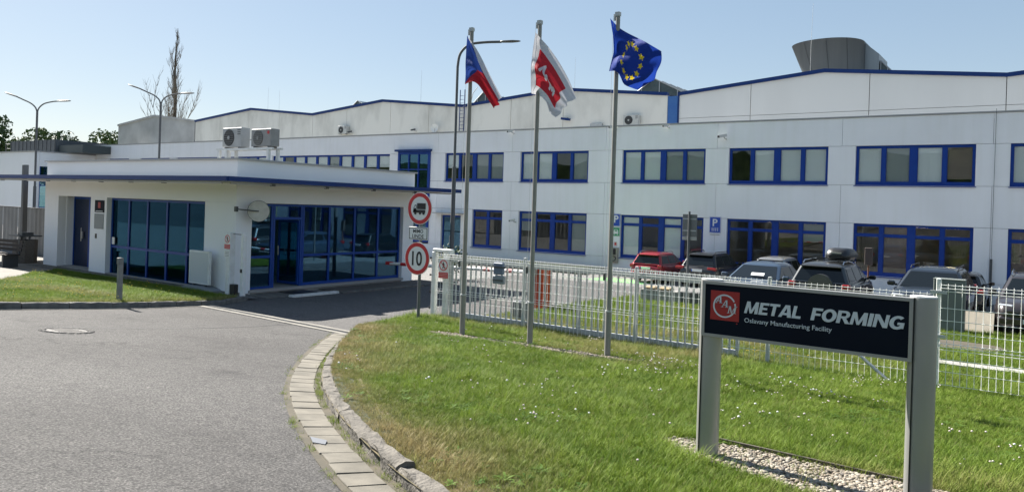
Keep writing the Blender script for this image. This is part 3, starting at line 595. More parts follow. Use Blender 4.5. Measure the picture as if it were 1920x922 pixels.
b = MB(); b.box(GX0+.1,GX1,GY0,GY1,2.165,ZT); kid(b, 'parapet', WHITE, gh); b = MB(); b.box(GX0+.02,GX1+.08,GY0-.08,GY1+.08,ZT+.002,ZT+.05); kid(b, 'coping', COPING, gh)
for x in (-33.8,-32.0,-30.2,-28.4,-26.6,-24.8,-23.0,-21.2): b = MB(); b.box(x-.06,x+.06,12.46,12.56,1.95,2.02); kid(b, 'bracket', DGREY, gh)
for y in (14,16,18,20): b = MB(); b.box(-18.2,-18.1,y-.06,y+.06,1.95,2.02); kid(b, 'bracket', DGREY, gh)
def framed(b, axis, c0, fr, d, mat_i=0):                     # bars [(a0,a1,z0,z1)] on a plane
    for a0,a1,z0,z1 in fr:
        if axis == 'y': b.box(a0,a1,c0,c0+d,z0,z1,mat_i)
        else: b.box(c0-d,c0,a0,a1,z0,z1,mat_i)
def glazing(axis, plane, a0, a1, z0, z1, cols, zt, name='window', fw=.07, glass=GLASSG):
    bars = [(a0,a1,z1-fw,z1),(a0,a1,z0,z0+fw*1.3),(a0,a0+fw,z0+fw*1.3,z1-fw),(a1-fw,a1,z0+fw*1.3,z1-fw)]; xs = [a0+fw/2] + cols + [a1-fw/2]
    for c in cols: bars.append((c-fw*.55,c+fw*.55,z0+fw*1.3,z1-fw))
    for p, q in zip(xs, xs[1:]): bars.append((p+fw*.55,q-fw*.55,zt-fw*.55,zt+fw*.55))
    b = MB(); framed(b, axis, plane, bars, .08); wn = kid(b, name, BLUEDK, gh)
    for p, q in zip(xs, xs[1:]):
        for r0, r1 in ((z0+fw*1.3, zt-fw*.55),(zt+fw*.55, z1-fw)):
            b = MB()
            if axis == 'y': b.box(p+fw*.5,q-fw*.5,plane+.03,plane+.042,r0,r1)
            else: b.box(plane-.042,plane-.03,p+fw*.5,q-fw*.5,r0,r1)
            kid(b, 'pane', glass, wn)
    return wn
glazing('y', GY0+.16, -26.5, -20.8, -1.22, ZH-.01, [-25.36,-24.22,-23.08,-21.94], -.22, glass=GLASSF)
SX = GX1-.14
glazing('x', SX, 14.17, 15.02, -1.16, ZH-.01, [], -.17); wn = glazing('x', SX, 16.16, 20.63, -1.13, ZH-.01, [17.28,18.40,19.52], -.17)
b = MB(); framed(b, 'x', SX, [(15.03,15.10,-1.13,ZH-.01),(16.08,16.15,-1.13,ZH-.01),(15.10,16.08,.96,1.04),(15.10,16.08,ZH-.08,ZH-.01)], .08); b.box(SX-.042,SX-.03,15.10,16.08,1.04,ZH-.08,1); kid(b, 'door_frame', [BLUEDK, GLASSG], gh)
b = MB(); ro = Matrix.Rotation(R(68),3,'Z'); ro_ = Matrix.Rotation(R(4),3,'Z')
for o_, s_ in (((-.43,0,0),(.07,.05,2.04)),((.43,0,0),(.07,.05,2.04)),((0,0,.98),(.79,.05,.08)),((0,0,-.98),(.79,.05,.08))): b.obox(Vector((SX-.49,16.02,-.08))+ro_ @ Vector(o_), s_, ro_)
b.obox((SX-.49,16.02,-.08),(.79,.012,1.88),ro_,1); dr_ = kid(b, 'door', [BLUEDK, GLASSG], gh); b = MB(); b.tube([(SX-.8,15.86,-.2),(SX-.8,15.86,.1)], .015, 6); kid(b, 'handle', SILVER, dr_)
b = MB(); b.box(SX-.15,GX1+.04,14.1,20.7,-1.21,-1.135); kid(b, 'threshold', COPING, gh); b = MB(); b.box(-26.55,-20.75,GY0-.04,GY0+.25,-1.27,-1.225); kid(b, 'threshold', COPING, gh)
# front entrance recess
b = MB(); yy = GY0+.55; framed(b, 'y', yy, [(-30.0,-29.92,-1.2,ZH-.01),(-28.86,-28.74,-1.2,ZH-.01),(-27.72,-27.62,-1.2,ZH-.01),(-29.92,-28.86,ZH-.1,ZH-.01),(-28.74,-27.72,ZH-.1,ZH-.01),(-28.74,-27.72,-1.2,-1.08)], .08); b.box(-29.92,-28.86,yy+.02,yy+.06,-1.2,ZH-.1,2); b.box(-28.74,-27.72,yy+.03,yy+.042,-1.08,ZH-.1,1)
dr_ = kid(b, 'front_door', [BLUEDK, GLASSF, M('door_navy', (.004,.014,.05), .4, spec=.3)], gh); b = MB(); b.box(-29.25,-29.17,yy-.05,yy,-.1,.16); b.tube([(-29.21,yy-.08,-.2),(-29.21,yy-.08,.3)], .014, 6); kid(b, 'handle', SILVER, dr_)
for x0, x1 in ((-30.0,-29.99),(-27.64,-27.62)): pass
b = MB(); b.box(-30.0,-29.98,GY0+.3,yy+.08,-1.2,ZH); b.box(-27.62,-27.60,GY0+.3,yy+.08,-1.2,ZH); kid(b, 'reveal', WHITE, gh)
b = MB(); b.box(-30.1,-27.6,GY0-.35,GY0+.6,-1.32,-1.205); kid(b, 'doorstep', CONC, gh)
# pillar plates, key reader
def plate(name, x, z, wd, h, y, mat, label=None, cat=None):
    b = MB(); b.box(x-wd/2,x+wd/2,y-.02,y,z-h/2,z+h/2); o = b.build(name, mat); return fin(o, None, label, cat)
o = plate('company_plate', -26.98, 1.14, .62, .42, GY0-.002, NAVY, 'small black company plate with red emblem on the gatehouse pillar', 'wall plate'); b = MB(); b.box(-27.06,-26.9,GY0-.026,GY0-.0225,1.08,1.28); b.build('emblem', SIGNRED, o)
b = MB(); b.box(-27.22,-26.74,GY0-.026,GY0-.0225,.96,.985); b.build('text_line', SIGNTXT, o)
o = plate('info_plate', -27.0, .62, .6, .52, GY0-.002, M('grey_plate', (.22,.24,.25), .5), 'grey information plate below the black company plate', 'wall plate')
plate('card_reader', -27.18, .1, .09, .16, GY0-.002, BLACK, 'small black card reader on the gatehouse pillar', 'card reader')
o = plate('opening_hours_card', -26.28, -.02, .16, .24, GY0+.15, SIGNW, 'white paper card behind the left edge of gatehouse front window', 'notice')
# step in front of the side door with white painted kerb, mats
pl = thing('gatehouse_step', 'low concrete step with white painted kerb at the gatehouse side door', 'step', (-18.6,15.5,-1.3))
b = MB(); b.bbox(-19.2,-18.25,14.0,16.0,-1.4,-1.24,.02); kid(b, 'slab', KERB2, pl); b = MB(); b.bbox(-18.25,-18.02,14.75,16.55,-1.4,-1.215,.02); kid(b, 'painted_kerb', M('worn_white_paint', (.62,.62,.60), .8, c2=(.38,.37,.35), vs=6, lo=.5, hi=.75), pl)
b = MB(); b.box(-19.1,-18.4,15.1,16.0,-1.238,-1.222); kid(b, 'doormat', BLACK, pl)
b = MB(); b.bbox(-19.2,-18.1,16.7,21.6,-1.45,-1.25,.02); b.build('plinth_border', M('border_pebbles', (.16,.14,.12), .95, c2=(.06,.055,.05), vs=20, bump=1, bs=25, bd=.03), kind='structure')
kk = thing('kerb', None, None, kind='structure')
for k in range(6): b = MB(); y = 16.62+k*.95; b.bbox(-18.08,-17.92,y,y+.93,-1.5,-1.235,.015); kid(b, 'kerb_stone', KERB2, kk)
# interior furniture of the gatehouse, seen dimly
# ================================================================ company sign
sg = thing('company_sign', 'long black panel sign reading METAL FORMING on two grey oval posts', 'sign', (-1.56,6.5,-.53))
def ell(cx_, cy_, rx, ry, n=28): return [(cx_+rx*math.cos(2*pi*k/n), cy_+ry*math.sin(2*pi*k/n)) for k in range(n)]
for cx_ in (-2.375,-.735):
    b = MB(); pts = ell(cx_, 6.50, .098, .075); n = len(pts)
    b.prism(pts, lambda p,q:(p,q,-.75), lambda p,q:(p,q,1.015), sm=True); po = kid(b, 'post', ALU, sg)
    b = MB(); b.box(cx_-.0575,cx_-.0495,6.4365-.008,6.4365+.012,-.7,1.013); kid(b, 'groove', BLACK, po)
    b = MB(); b.prism(ell(cx_,6.50,.092,.070), lambda p,q:(p,q,1.016), lambda p,q:(p,q,1.028)); kid(b, 'cap', WPAINT, po)
    b = MB(); b.prism(ell(cx_,6.50,.112,.088), lambda p,q:(p,q,lawn(6.5)-.05), lambda p,q:(p,q,lawn(6.5)+.012)); kid(b, 'base_ring', DGREY, po)
PX0, PX1, PZ0, PZ1, PY = -2.430, -.793, .535, 1.012, 6.413
b = MB(); f_ = .026
b.box(PX0,PX1,PY,PY+.02,PZ1-f_,PZ1); b.box(PX0,PX1,PY,PY+.02,PZ0,PZ0+f_); b.box(PX0,PX0+f_,PY,PY+.02,PZ0+f_,PZ1-f_); b.box(PX1-f_,PX1,PY,PY+.02,PZ0+f_,PZ1-f_); b.box(PX0+.004,PX1-.004,PY+.021,PY+.12,PZ0+.004,PZ1-.003)
kid(b, 'panel_frame', ALU, sg)
b = MB(); b.box(PX0+f_,PX1-f_,PY+.009,PY+.0205,PZ0+f_,PZ1-f_); kid(b, 'panel_face', NAVY, sg)
YF = PY+.0088
b = MB(); b.box(-2.355,-2.105,YF-.003,YF,.685,.935); lg = kid(b, 'emblem', SIGNRED, sg)
ring = []; b = MB(); n = 40; rc, cxx, czz = .1, -2.232, .808
for k in range(n):
    a0, a1 = 2*pi*k/n, 2*pi*(k+1)/n
    if R(-38) < (a0 if a0 < pi else a0-2*pi) < R(-14) : continue     # gap where the letter breaks the ring
    if R(12) < a0 < R(20): continue
    P = [(cxx+r*math.cos(a), czz+r*math.sin(a)) for a, r in ((a0,rc),(a1,rc),(a1,rc-.013),(a0,rc-.013))]
    b.prismY(P, YF-.005, YF-.0031)
kid(b, 'emblem_ring', SIGNTXT, lg)
def serifA(b, x, z, h, y):
    w_ = h*.95; t_ = h*.17; sl = h*.18
    P = lambda u, v: (x+u*w_+v*sl, z+v*h)
    q = lambda *pts: b.prismY([P(*p) for p in pts], y, y+.0019)
    q((.02,0),(.14,0),(.56,1),(.44,1)); q((.66,0),(.90,0),(.66,1),(.46,1)); q((.24,.28),(.72,.28),(.72,.38),(.24,.38)); q((-.08,0),(.28,0),(.28,.07),(-.08,.07)); q((.54,0),(1.02,0),(1.02,.07),(.54,.07))
def serifM(b, x, z, h, y):
    w_ = h*1.15; sl = h*.18
    P = lambda u, v: (x+u*w_+v*sl, z+v*h)
    q = lambda *pts: b.prismY([P(*p) for p in pts], y, y+.0019)
    q((.06,0),(.16,0),(.20,1),(.08,1)); q((.08,1),(.26,1),(.54,0),(.44,0)); q((.46,0),(.52,0),(.86,1),(.76,1)); q((.72,0),(.92,0),(.94,1),(.74,1)); q((-.04,0),(.26,0),(.26,.07),(-.04,.07)); q((.64,0),(1.02,0),(1.02,.07),(.64,.07)); q((.0,.93),(.2,.93),(.2,1),(.0,1)); q((.8,.93),(1.04,.93),(1.04,1),(.8,1))
for fn, x, z, k in ((serifA,-2.312,.830,0),(serifA,-2.258,.798,1),(serifM,-2.205,.752,2)):
    b = MB(); fn(b, x, z, .062, YF-.0075); kid(b, 'letter', SIGNTXT, lg)
def stroke_letter(ch):
    """heavy flared capitals as convex pieces in a box one unit high"""
    q = lambda x0,x1,z0,z1: [(x0,z0),(x1,z0),(x1,z1),(x0,z1)]
    def arc(cx_,cz_,rx,rz,ix,iz,a0,a1,n=22): return [[(cx_+rx*math.cos(a),cz_+rz*math.sin(a)),(cx_+rx*math.cos(c),cz_+rz*math.sin(c)),(cx_+ix*math.cos(c),cz_+iz*math.sin(c)),(cx_+ix*math.cos(a),cz_+iz*math.sin(a))] for a, c in ((R(a0+(a1-a0)*k/n), R(a0+(a1-a0)*(k+1)/n)) for k in range(n))]
    return {'M':(1.16,[[(-.02,0),(.22,0),(.27,1),(.05,1)],[(.05,1),(.33,1),(.66,.02),(.48,.02)],[(.48,.02),(.66,.02),(1.08,1),(.82,1)],[(.88,0),(1.16,0),(1.09,1),(.84,1)]]),
     'E':(.76,[q(0,.27,0,1),q(.27,.76,.80,1),q(.27,.66,.42,.59),q(.27,.76,0,.20)]), 'F':(.72,[q(0,.27,0,1),q(.27,.76,.80,1),q(.27,.66,.40,.58)]),
     'T':(.86,[q(0,.86,.80,1),q(.29,.56,0,.8)]), 'A':(1.0,[[(-.06,0),(.22,0),(.62,1),(.36,1)],[(.70,0),(1.02,0),(.74,1),(.48,1)],q(.24,.80,.18,.36)]),
     'L':(.70,[q(0,.27,0,1),q(.27,.72,0,.20)]), 'O':(1.02,arc(.51,.5,.53,.52,.24,.31,0,360,28)), 'I':(.29,[q(0,.28,0,1)]),
     'R':(.92,[q(0,.27,0,1),q(.27,.52,.83,1),q(.27,.52,.40,.56)]+arc(.52,.70,.36,.30,.10,.135,-90,90,14)+[[(.36,.44),(.64,.44),(.98,0),(.66,0)]]),
     'N':(1.0,[[(0,0),(.24,0),(.24,1),(0,1)],[(0,1),(.30,1),(1.0,0),(.70,0)],[(.76,0),(1,0),(1,1),(.76,1)]]),
     'G':(1.0,arc(.53,.5,.54,.52,.25,.31,48,322,24)+[q(.54,1.0,.34,.52),q(.74,1.0,.07,.34)])}[ch]
for word, x0, x1 in (('METAL',-2.062,-1.588),('FORMING',-1.528,-.838)):
    adv = [stroke_letter(c)[0] for c in word]; tot = sum(adv)+.07*(len(word)-1); sx = (x1-x0-.02)/tot; x = x0
    for c, a in zip(word, adv):
        b = MB()
        for k, P in enumerate(stroke_letter(c)[1]):
            if sum(P[i][0]*P[(i+1)%4][1]-P[(i+1)%4][0]*P[i][1] for i in range(4)) < 0: P = P[::-1]
            b.prismY([(x+p*sx+.02*z, .768+.1*z) for p, z in P], YF-.0035-.00012*k, YF-.0002)
        kid(b, 'letter', SIGNTXT, sg); x += (a+.07)*sx
for body, x0, x1, z0, z1, sh, of in (('Oslavany Manufacturing Facility',-2.058,-1.362,.678,.728,0,.004),):
    me = text_mesh(body, SIGNTXT, 'lettering', z1-z0, x1-x0, sh, of, .003); o = bpy.data.objects.new('lettering', me); col.objects.link(o)
    o.parent = sg; o.location = ((x0+x1)/2+1.56, YF-.0022-6.5, (z0+z1)/2+.53)
b = MB(); b.disc((-2.122,YF-.001,.668), .006, (0,1,0), .002, 10); kid(b, 'small_mark', SIGNRED, sg)

# ================================================================ flagpoles and flags
FP = [(-9.29,11.74),(-7.77,11.84),(-6.21,11.94)]
plab = ['steel flagpole carrying the czech flag, nearest the gate','steel flagpole carrying the white flag with red emblem','tallest looking steel flagpole, carrying the blue star flag']
for (x, y), lab in zip(FP, plab):
    zb_ = lawn(y); t = thing('flagpole', lab, 'flagpole', (x,y,zb_), group='flagpoles in a row on the lawn')
    b = MB(); b.cyl((0,0,-.1),(0,0,.78),.054,.054,14); b.build('sleeve', POLE, t); b = MB(); b.cyl((0,0,.78),(0,0,5.93),.043,.038,14); b.build('shaft', POLE, t)
    b = MB(); b.cyl((0,0,.775),(0,0,.80),.060,.060,14); b.build('collar', GALV, t)
    b = MB(); b.box(-.042,.038,-.04,.04,5.93,6.0); b.box(-.078,-.043,-.02,.02,5.86,5.97); b.build('truck', GALV, t)
    b = MB(); b.tube([(-.06,-.055,5.85),(-.062,-.066,3),(-.06,-.07,1.05)],.0025,4); b.build('halyard', GALV, t)
    b = MB(); b.bbox(-.085,-.045,-.10,-.055,1.32,1.45,.01); b.build('cleat', DGREY, t)
def bez(P, t):                                               # piecewise linear resample by arc length, smoothed
    P = np.array(P, float); s = np.concatenate([[0], np.cumsum(np.hypot(*(P[1:]-P[:-1]).T))]); s /= s[-1]
    k = len(P)
    def ev(u): return np.array([np.interp(u, s, P[:,0]), np.interp(u, s, P[:,1])])
    return (ev(max(0,t-.06)) + 2*ev(t) + ev(min(1,t+.06)))/4 if 0 < t < 1 else ev(t)
def make_flag(name, label, x, y, top, hoist, bot, fly, colour, mats, nu=96, nv=64, folds=(), zoff=0):
    b = MB(); ce = [bez(c, 0) for c in (top, bot)]
    c00, c10, c01, c11 = np.array(top[0]), np.array(top[-1]), np.array(bot[0]), np.array(bot[-1])
    T = [bez(top,i/nu) for i in range(nu+1)]; Bm = [bez(bot,i/nu) for i in range(nu+1)]; Hh = [bez(hoist,j/nv) for j in range(nv+1)]; Fl = [bez(fly,j/nv) for j in range(nv+1)]
    for j in range(nv+1):
        v = j/nv
        for i in range(nu+1):
            u = i/nu; p = (1-v)*T[i]+v*Bm[i]+(1-u)*Hh[j]+u*Fl[j]-((1-u)*(1-v)*c00+u*(1-v)*c10+(1-u)*v*c01+u*v*c11)
            d = sum(a*math.sin(2*pi*(fu*u+fv*v)+ph)*min(1,u*4+.1) for a, fu, fv, ph in folds)
            q = sum(a*.35*math.cos(2*pi*(fu*u+fv*v)+ph)*min(1,u*4)*min(1,(1-u)*3+.15)*math.sin(pi*v) for a, fu, fv, ph in folds)
            b.v.append((p[0]-x+q, d, p[1]))
    for j in range(nv):
        for i in range(nu):
            k = j*(nu+1)+i; b.f.append((k, k+nu+1, k+nu+2, k+1)); b.m.append(colour((i+.5)/nu, (j+.5)/nv)); b.sm.append(True)
    o = b.build(name, mats); o.location = (x, y-.075, 0); return fin(o, None, label, 'flag', 'flags on the three poles')
def cloth(name, c):
    m, n, p = _new(name); p.inputs['Base Color'].default_value = (*c,1); p.inputs['Roughness'].default_value = .7; p.inputs['Specular IOR Level'].default_value = .2
    tr = n.nodes.new('ShaderNodeBsdfTranslucent'); tr.inputs[0].default_value = (*c,1); mx = n.nodes.new('ShaderNodeMixShader'); mx.inputs[0].default_value = .45
    n.links.new(p.outputs[0], mx.inputs[1]); n.links.new(tr.outputs[0], mx.inputs[2]); n.links.new(mx.outputs[0], n.nodes['Material Output'].inputs[0])
    nz = _noise(n, 14, 3); _bump(n, p, nz.outputs[0], .4, .02); return m
FW, FR, FB, FE, FYL = cloth('flag_white',(.62,.62,.66)), cloth('flag_red',(.50,.03,.045)), cloth('flag_blue',(.03,.07,.30)), cloth('flag_eu_blue',(.014,.045,.30)), cloth('flag_yellow',(.75,.55,.03))
x, y = FP[0]
make_flag('flag', 'white, red and blue czech flag hanging limp with its red tail lowest', x, y, [(-9.3,4.92),(-9.17,4.74),(-9.01,4.49),(-8.73,4.03),(-8.47,3.64)], [(-9.35,4.9),(-9.36,4.57),(-9.36,4.26),(-9.36,3.95)], [(-9.36,3.95),(-9.16,4.0),(-9.02,3.93),(-8.84,3.72),(-8.62,3.44)], [(-8.47,3.64),(-8.54,3.56),(-8.62,3.44)],
    lambda u,v: 0 if u < .52*(1-abs(v-.28)/(.28 if v < .28 else .72)) else (1 if v < .25 else 2), [FB,FW,FR], 80, 60, ((.05,.3,1.4,.5),(.025,.5,2.6,1.2)))
x, y = FP[1]
AL = [[(0,0),(.13,1),(.26,0)],[(0,0),(.13,1),(.26,0)],[(0,0),(.05,1),(.15,.25),(.25,1),(.3,0)]]
def seg_d(px_, py_, a, c):
    vx, vy = c[0]-a[0], c[1]-a[1]; t = max(0,min(1,((px_-a[0])*vx+(py_-a[1])*vy)/(vx*vx+vy*vy))); return math.hypot(px_-a[0]-t*vx, py_-a[1]-t*vy)
def aam(u, v):
    X_, Z_ = (u-.47)/.36, (.5-v)/.35                        # the square spans about -1..1
    if abs(X_) > .95 or abs(Z_) > .95: return 0
    r = math.hypot(X_, Z_)
    for (ox, oz), L in zip(((-.52,.10),(-.2,-.18),(.08,-.48)), AL):
        pts = [(ox+p*1.25, oz+q*.42) for p, q in L]
        if any(seg_d(X_, Z_, p, q) < .07 for p, q in zip(pts, pts[1:])): return 0
    return 1
make_flag('flag', 'white company flag with red square and white letters, drooping from the middle pole', x, y, [(-7.81,4.84),(-7.56,4.55),(-7.32,4.25),(-7.08,3.91),(-6.88,3.55)], [(-7.82,4.83),(-7.87,4.46),(-7.89,4.06),(-7.87,3.70)], [(-7.87,3.70),(-7.72,3.66),(-7.55,3.52),(-7.43,3.32),(-7.26,3.22)], [(-6.88,3.55),(-7.04,3.48),(-7.2,3.40),(-7.26,3.22)],
    aam, [FW,FR], 110, 90, ((.07,.45,1.2,.2),(.03,.6,2.9,1.0)))
x, y = FP[2]
STARS = [(.5+.26*.70*math.cos(2*pi*k/12), .5-.34*math.sin(2*pi*k/12)) for k in range(12)]
def eu(u, v):
    for a, c in STARS:
        X_, Z_ = (u-a)*1.45, c-v; r = math.hypot(X_, Z_)
        if r < .075:
            an_ = (math.atan2(X_, Z_) + pi/5) % (2*pi/5) - pi/5; k = .075*math.cos(R(36))*.53
            if r*math.cos(abs(an_)) < .075 - (r*math.sin(abs(an_)))*2.2 and r < .07: return 1
    return 0
make_flag('flag', 'blue flag with yellow stars billowing from the right-hand pole', x, y, [(-6.32,4.94),(-6.2,4.78),(-5.99,4.65),(-5.56,4.42),(-5.30,4.25)], [(-6.33,4.94),(-6.26,4.62),(-6.24,4.33),(-6.31,4.01)], [(-6.31,4.01),(-6.12,3.99),(-6.04,3.76),(-5.82,3.67),(-5.66,3.77)], [(-5.30,4.25),(-5.40,3.99),(-5.50,3.82),(-5.66,3.77)],
    eu, [FE,FYL], 120, 90, ((.09,.8,.55,.4),(.05,.5,1.6,2.2),(.02,2.2,1.5,.3)))

# ================================================================ fence of wire panels
fc = thing('wire_fence', 'white welded wire mesh fence on steel posts along the lawn', 'fence', (-5,14.15,-1.13))
FPX = [-9.47,-6.75,-4.09]
def wire_panel(x0, x1, z0, z1, y, thick=False):
    b = MB()
    n = max(2, int(round((x1-x0)/.1))); rr = .0036 if not thick else .0046
    def yo(z): return 0
    folds = [z1-.05, z0+.62]
    def prof(z):
        for f in folds:
            if abs(z-f) < .05: return -.03*(1-abs(z-f)/.05)
        return 0
    zs = sorted([z0, z1+.03] + [f+d for f in folds for d in (-.05,0,.05)]); zs = [z for z in zs if z <= z1+.03]
    for i in range(n+1):
        xx = x0+(x1-x0)*i/n; b.tube([(xx, y+prof(z), z) for z in zs], rr, 5, cap=False)
    for z in [z0+.01, z0+.22, z0+.42] + [f+d for f in folds for d in (-.05,0,.05)] + [z0+.84, z0+1.04, z0+1.24]:
        if z <= z1+.01: b.tube([(x0, y+prof(z)-.005, z), (x1, y+prof(z)-.005, z)], .0046 if not thick else .0052, 5, cap=False)
    return b
xs = [-12.02]+FPX+[-1.42]
for a, c in zip(xs, xs[1:]):
    kid(wire_panel(a+.03, c-.03, -1.10, .40, 14.12), 'wire_panel', WIRE, fc, kind='stuff')
for x in FPX:
    b = MB(); b.bbox(x-.03,x+.03,14.13,14.19,-1.35,.47,.006); kid(b, 'post', GALV, fc)
f2 = thing('wire_fence', 'higher stepped-up wire mesh fence panels at the right of the company sign', 'fence', (0,14.15,-1.13))
for a, c in ((-1.36,1.12),(1.18,3.7),(3.76,6.3)): kid(wire_panel(a+.01, c-.01, -1.05, .56, 14.12, True), 'wire_panel', WIRE, f2, kind='stuff')
for x in (-1.39,1.15,3.73): 
    b = MB(); b.bbox(x-.035,x+.035,14.13,14.20,-1.35,.66,.008); p_ = kid(b, 'post', WPAINT, f2)
    for z in (.44,-.27): b = MB(); b.box(x-.12,x+.12,14.10,14.129,z-.025,z+.025); kid(b, 'clamp', GALV, p_)
b = MB(); b.tube([(-2.05,15.0,-1.2),(-2.75,14.2,-.62)], .025, 6); b.obox((-2.5,14.62,-.9),(.05,1.25,.05),Matrix.Rotation(R(-40),3,'Z') @ Matrix.Rotation(R(-27),3,'X'))
b = MB(); b.tube([(-1.98,13.95,-1.13),(-2.55,14.1,-.72),(-2.8,14.16,-.52)], .028, 6); kid(b, 'strut', GALV, fc)
# ================================================================ sliding gate parked behind the fence
gt = thing('sliding_gate', 'grey sliding gate of upright flat bars parked open behind the wire fence', 'gate', (-8,14.36,-1.1))
gx0, gx1 = -11.75, -4.72
b = MB(); b.box(gx0,gx1,14.32,14.40,.22,.33); kid(b, 'top_rail', GALV, gt); b = MB(); b.box(gx0,gx1,14.31,14.41,-1.10,-.98); kid(b, 'bottom_rail', GALV, gt)
for x in (gx0, -8.2, gx1): b = MB(); b.box(x-.03,x+.03,14.325,14.395,-.979,.219); kid(b, 'stile', GALV, gt)
sl = MB(); sl.box(-.018,.018,-.012,.012,-.979,.219); slm = sl.mesh('slat', GALV); nsl = 46
for k in range(nsl):
    x = gx0+.15+(gx1-gx0-.3)*k/(nsl-1); o = bpy.data.objects.new('slat', slm); col.objects.link(o); o.parent = gt; o.location = (x+8, 0, 1.1)
tn = MB()
for k in range(140): x = gx0+.02+(gx1-gx0-.04)*k/139; tn.box(x-.006,x+.006,14.35,14.37,.331,.40)
tn.box(gx0,gx1,14.345,14.348,.385,.395); kid(tn, 'spike_row', GALV, gt, kind='stuff')
# guide portal at the gate opening
gp = thing('gate_portal', 'white two-post gate portal with roller bracket on top beside the drive', 'gate post', (-11.95,14.2,-1.12))
for x, y in ((-12.16,14.22),(-11.82,14.24)): b = MB(); b.bbox(x-.06,x+.06,y-.06,y+.06,-1.3,.44,.01); kid(b, 'post', WPAINT, gp)
b = MB(); b.bbox(-12.2,-11.62,14.16,14.30,.445,.52,.012); b.bbox(-11.72,-11.62,14.16,14.30,.40,.444,.006); kid(b, 'roller_bracket', WPAINT, gp)
for z in (.28,-.13,-.54,-.93): b = MB(); b.box(-12.30,-12.222,14.19,14.25,z-.02,z+.02); kid(b, 'hinge', BLACK, gp)
def ring_mesh(b, cx_, cz_, r0, r1, y, th, m=0, n=36):
    for k in range(n):
        a0, a1 = 2*pi*k/n, 2*pi*(k+1)/n
        b.prismY([(cx_+r*math.cos(a), cz_+r*math.sin(a)) for a, r in ((a0,r1),(a1,r1),(a1,r0),(a0,r0))], y-th, y, m)
def no_entry_plate(name, label, x, z, wd, h, y):
    t = thing(name, label, 'warning sign', (x,y,z)); b = MB(); b.box(-wd/2,wd/2,-.006,0,-h/2,h/2); b.build('plate', SIGNW, t)
    r = wd*.43; cz_ = h/2-wd*.5; b = MB(); ring_mesh(b, 0, cz_, r*.82, r, -.0065, .002); b.build('ring', RED, t)
    b = MB(); b.disc((.0,-.0085,cz_+r*.5), r*.13, (0,1,0), .002, 10)
    for P in ([(-.12,.36),(.14,.36),(.16,-.1),(-.12,-.1)],[(-.12,-.1),(.04,-.1),(-.14,-.68),(-.26,-.66)],[(.0,-.1),(.16,-.1),(.30,-.66),(.18,-.68)],[(-.12,.34),(-.04,.3),(-.3,-.05),(-.36,.0)],[(.1,.34),(.18,.28),(.36,-.02),(.28,-.06)]): b.prismY([(p*r, cz_+q*r) for p, q in P], -.0098, -.0078)
    b.build('walking_figure', SIGNB, t); b = MB(); b.obox((0,-.0112,cz_),(r*1.75,.0015,r*.13),Matrix.Rotation(R(45),3,'Y')); b.build('slash', RED, t)
    b = MB(); b.box(-wd/2+.004,wd/2-.004,-.0085,-.0062,-h/2+.004,-h/2+(h-wd)*.9); b.build('text_band', RED, t)
    b = MB(); k_ = (h-wd)*.9
    for i in range(3): b.box(-wd*.4,wd*.4,-.0098,-.0086,-h/2+k_*(.22+.27*i),-h/2+k_*(.30+.27*i))
    b.build('small_print', M('pale_print',(.6,.4,.4),.6), t); return t
no_entry_plate('pedestrian_ban_sign', 'no-pedestrians plate fixed to the gate portal by the drive', -11.78, .06, .30, .46, 14.09)
# lock box on the gate
lb = thing('gate_lock_box', 'blue-grey lock boxes fixed to the wire fence behind the first flagpole', 'lock box', (-10.1,14.05,.1)); b = MB(); b.bbox(-10.24,-9.98,14.0,14.09,.05,.32,.015); kid(b, 'upper_box', M('box_blue_grey',(.13,.17,.25),.5), lb); b = MB(); b.bbox(-10.26,-9.94,14.0,14.09,-.16,.03,.015); kid(b, 'lower_box', M('box_grey',(.22,.25,.29),.5), lb)
b = MB(); b.box(-10.22,-9.9,13.985,13.999,.20,.24); b.box(-10.24,-9.96,13.985,13.999,-.09,-.06); kid(b, 'flap', DGREY, lb)
ps = thing('pillar_box', 'pair of grey pedestal boxes low behind the wire fence by the first flagpole', 'pedestal box', (-10.4,15.6,-1.18))
for x in (-10.62,-10.30): b = MB(); b.bbox(x-.1,x+.1,15.5,15.68,-1.25,-.72,.02); kid(b, 'box', M('pedestal_grey',(.18,.19,.21),.5), ps)

# ================================================================ traffic sign post
ts = thing('traffic_sign_post', 'signpost with round truck ban, text plate and round 10 limit', 'traffic sign', (-11.62,13.05,-1.05))
b = MB(); b.cyl((-11.62,13.06,-1.3),(-11.62,13.06,1.86),.035,n=12); kid(b, 'pole', LAMPG, ts)
def round_sign(cx_, cz_, r, y, name):
    b = MB(); b.disc((cx_,y,cz_), r, (0,1,0), .012, 48); s_ = kid(b, name, SIGNW, ts)
    b = MB(); ring_mesh(b, cx_, cz_, r*.73, r*.965, y-.0065, .003, 0, 48); kid(b, 'red_ring', RED, s_); return s_
s1 = round_sign(-11.63,1.485,.365,13.01,'truck_ban_disc'); s2 = round_sign(-11.66,.352,.372,13.01,'speed_limit_disc')
b = MB(); y = 13.0
for P in ([(-.08,-.02),(.19,-.02),(.19,.115),(-.08,.115)],[(-.19,-.09),(-.10,-.09),(-.10,.075),(-.15,.075),(-.19,.0)],[(-.20,-.10),(.18,-.10),(.18,-.035),(-.20,-.035)]): b.prismY([(-11.63+p*.95, 1.49+q*1.0) for p, q in P], y-.004, y-.001)
for px_ in (-.13,.02,.13): b.disc((-11.63+px_*.95, y-.0035, 1.485-.105), .034, (0,1,0), .005, 14)
kid(b, 'truck_symbol', SIGNB, s1); b = MB(); b.prismY([(-11.63+p*.95,1.49+q) for p,q in ((-.165,.0),(-.115,.0),(-.115,.055),(-.14,.055))], y-.0065, y-.0045); kid(b, 'truck_window', SIGNW, s1)
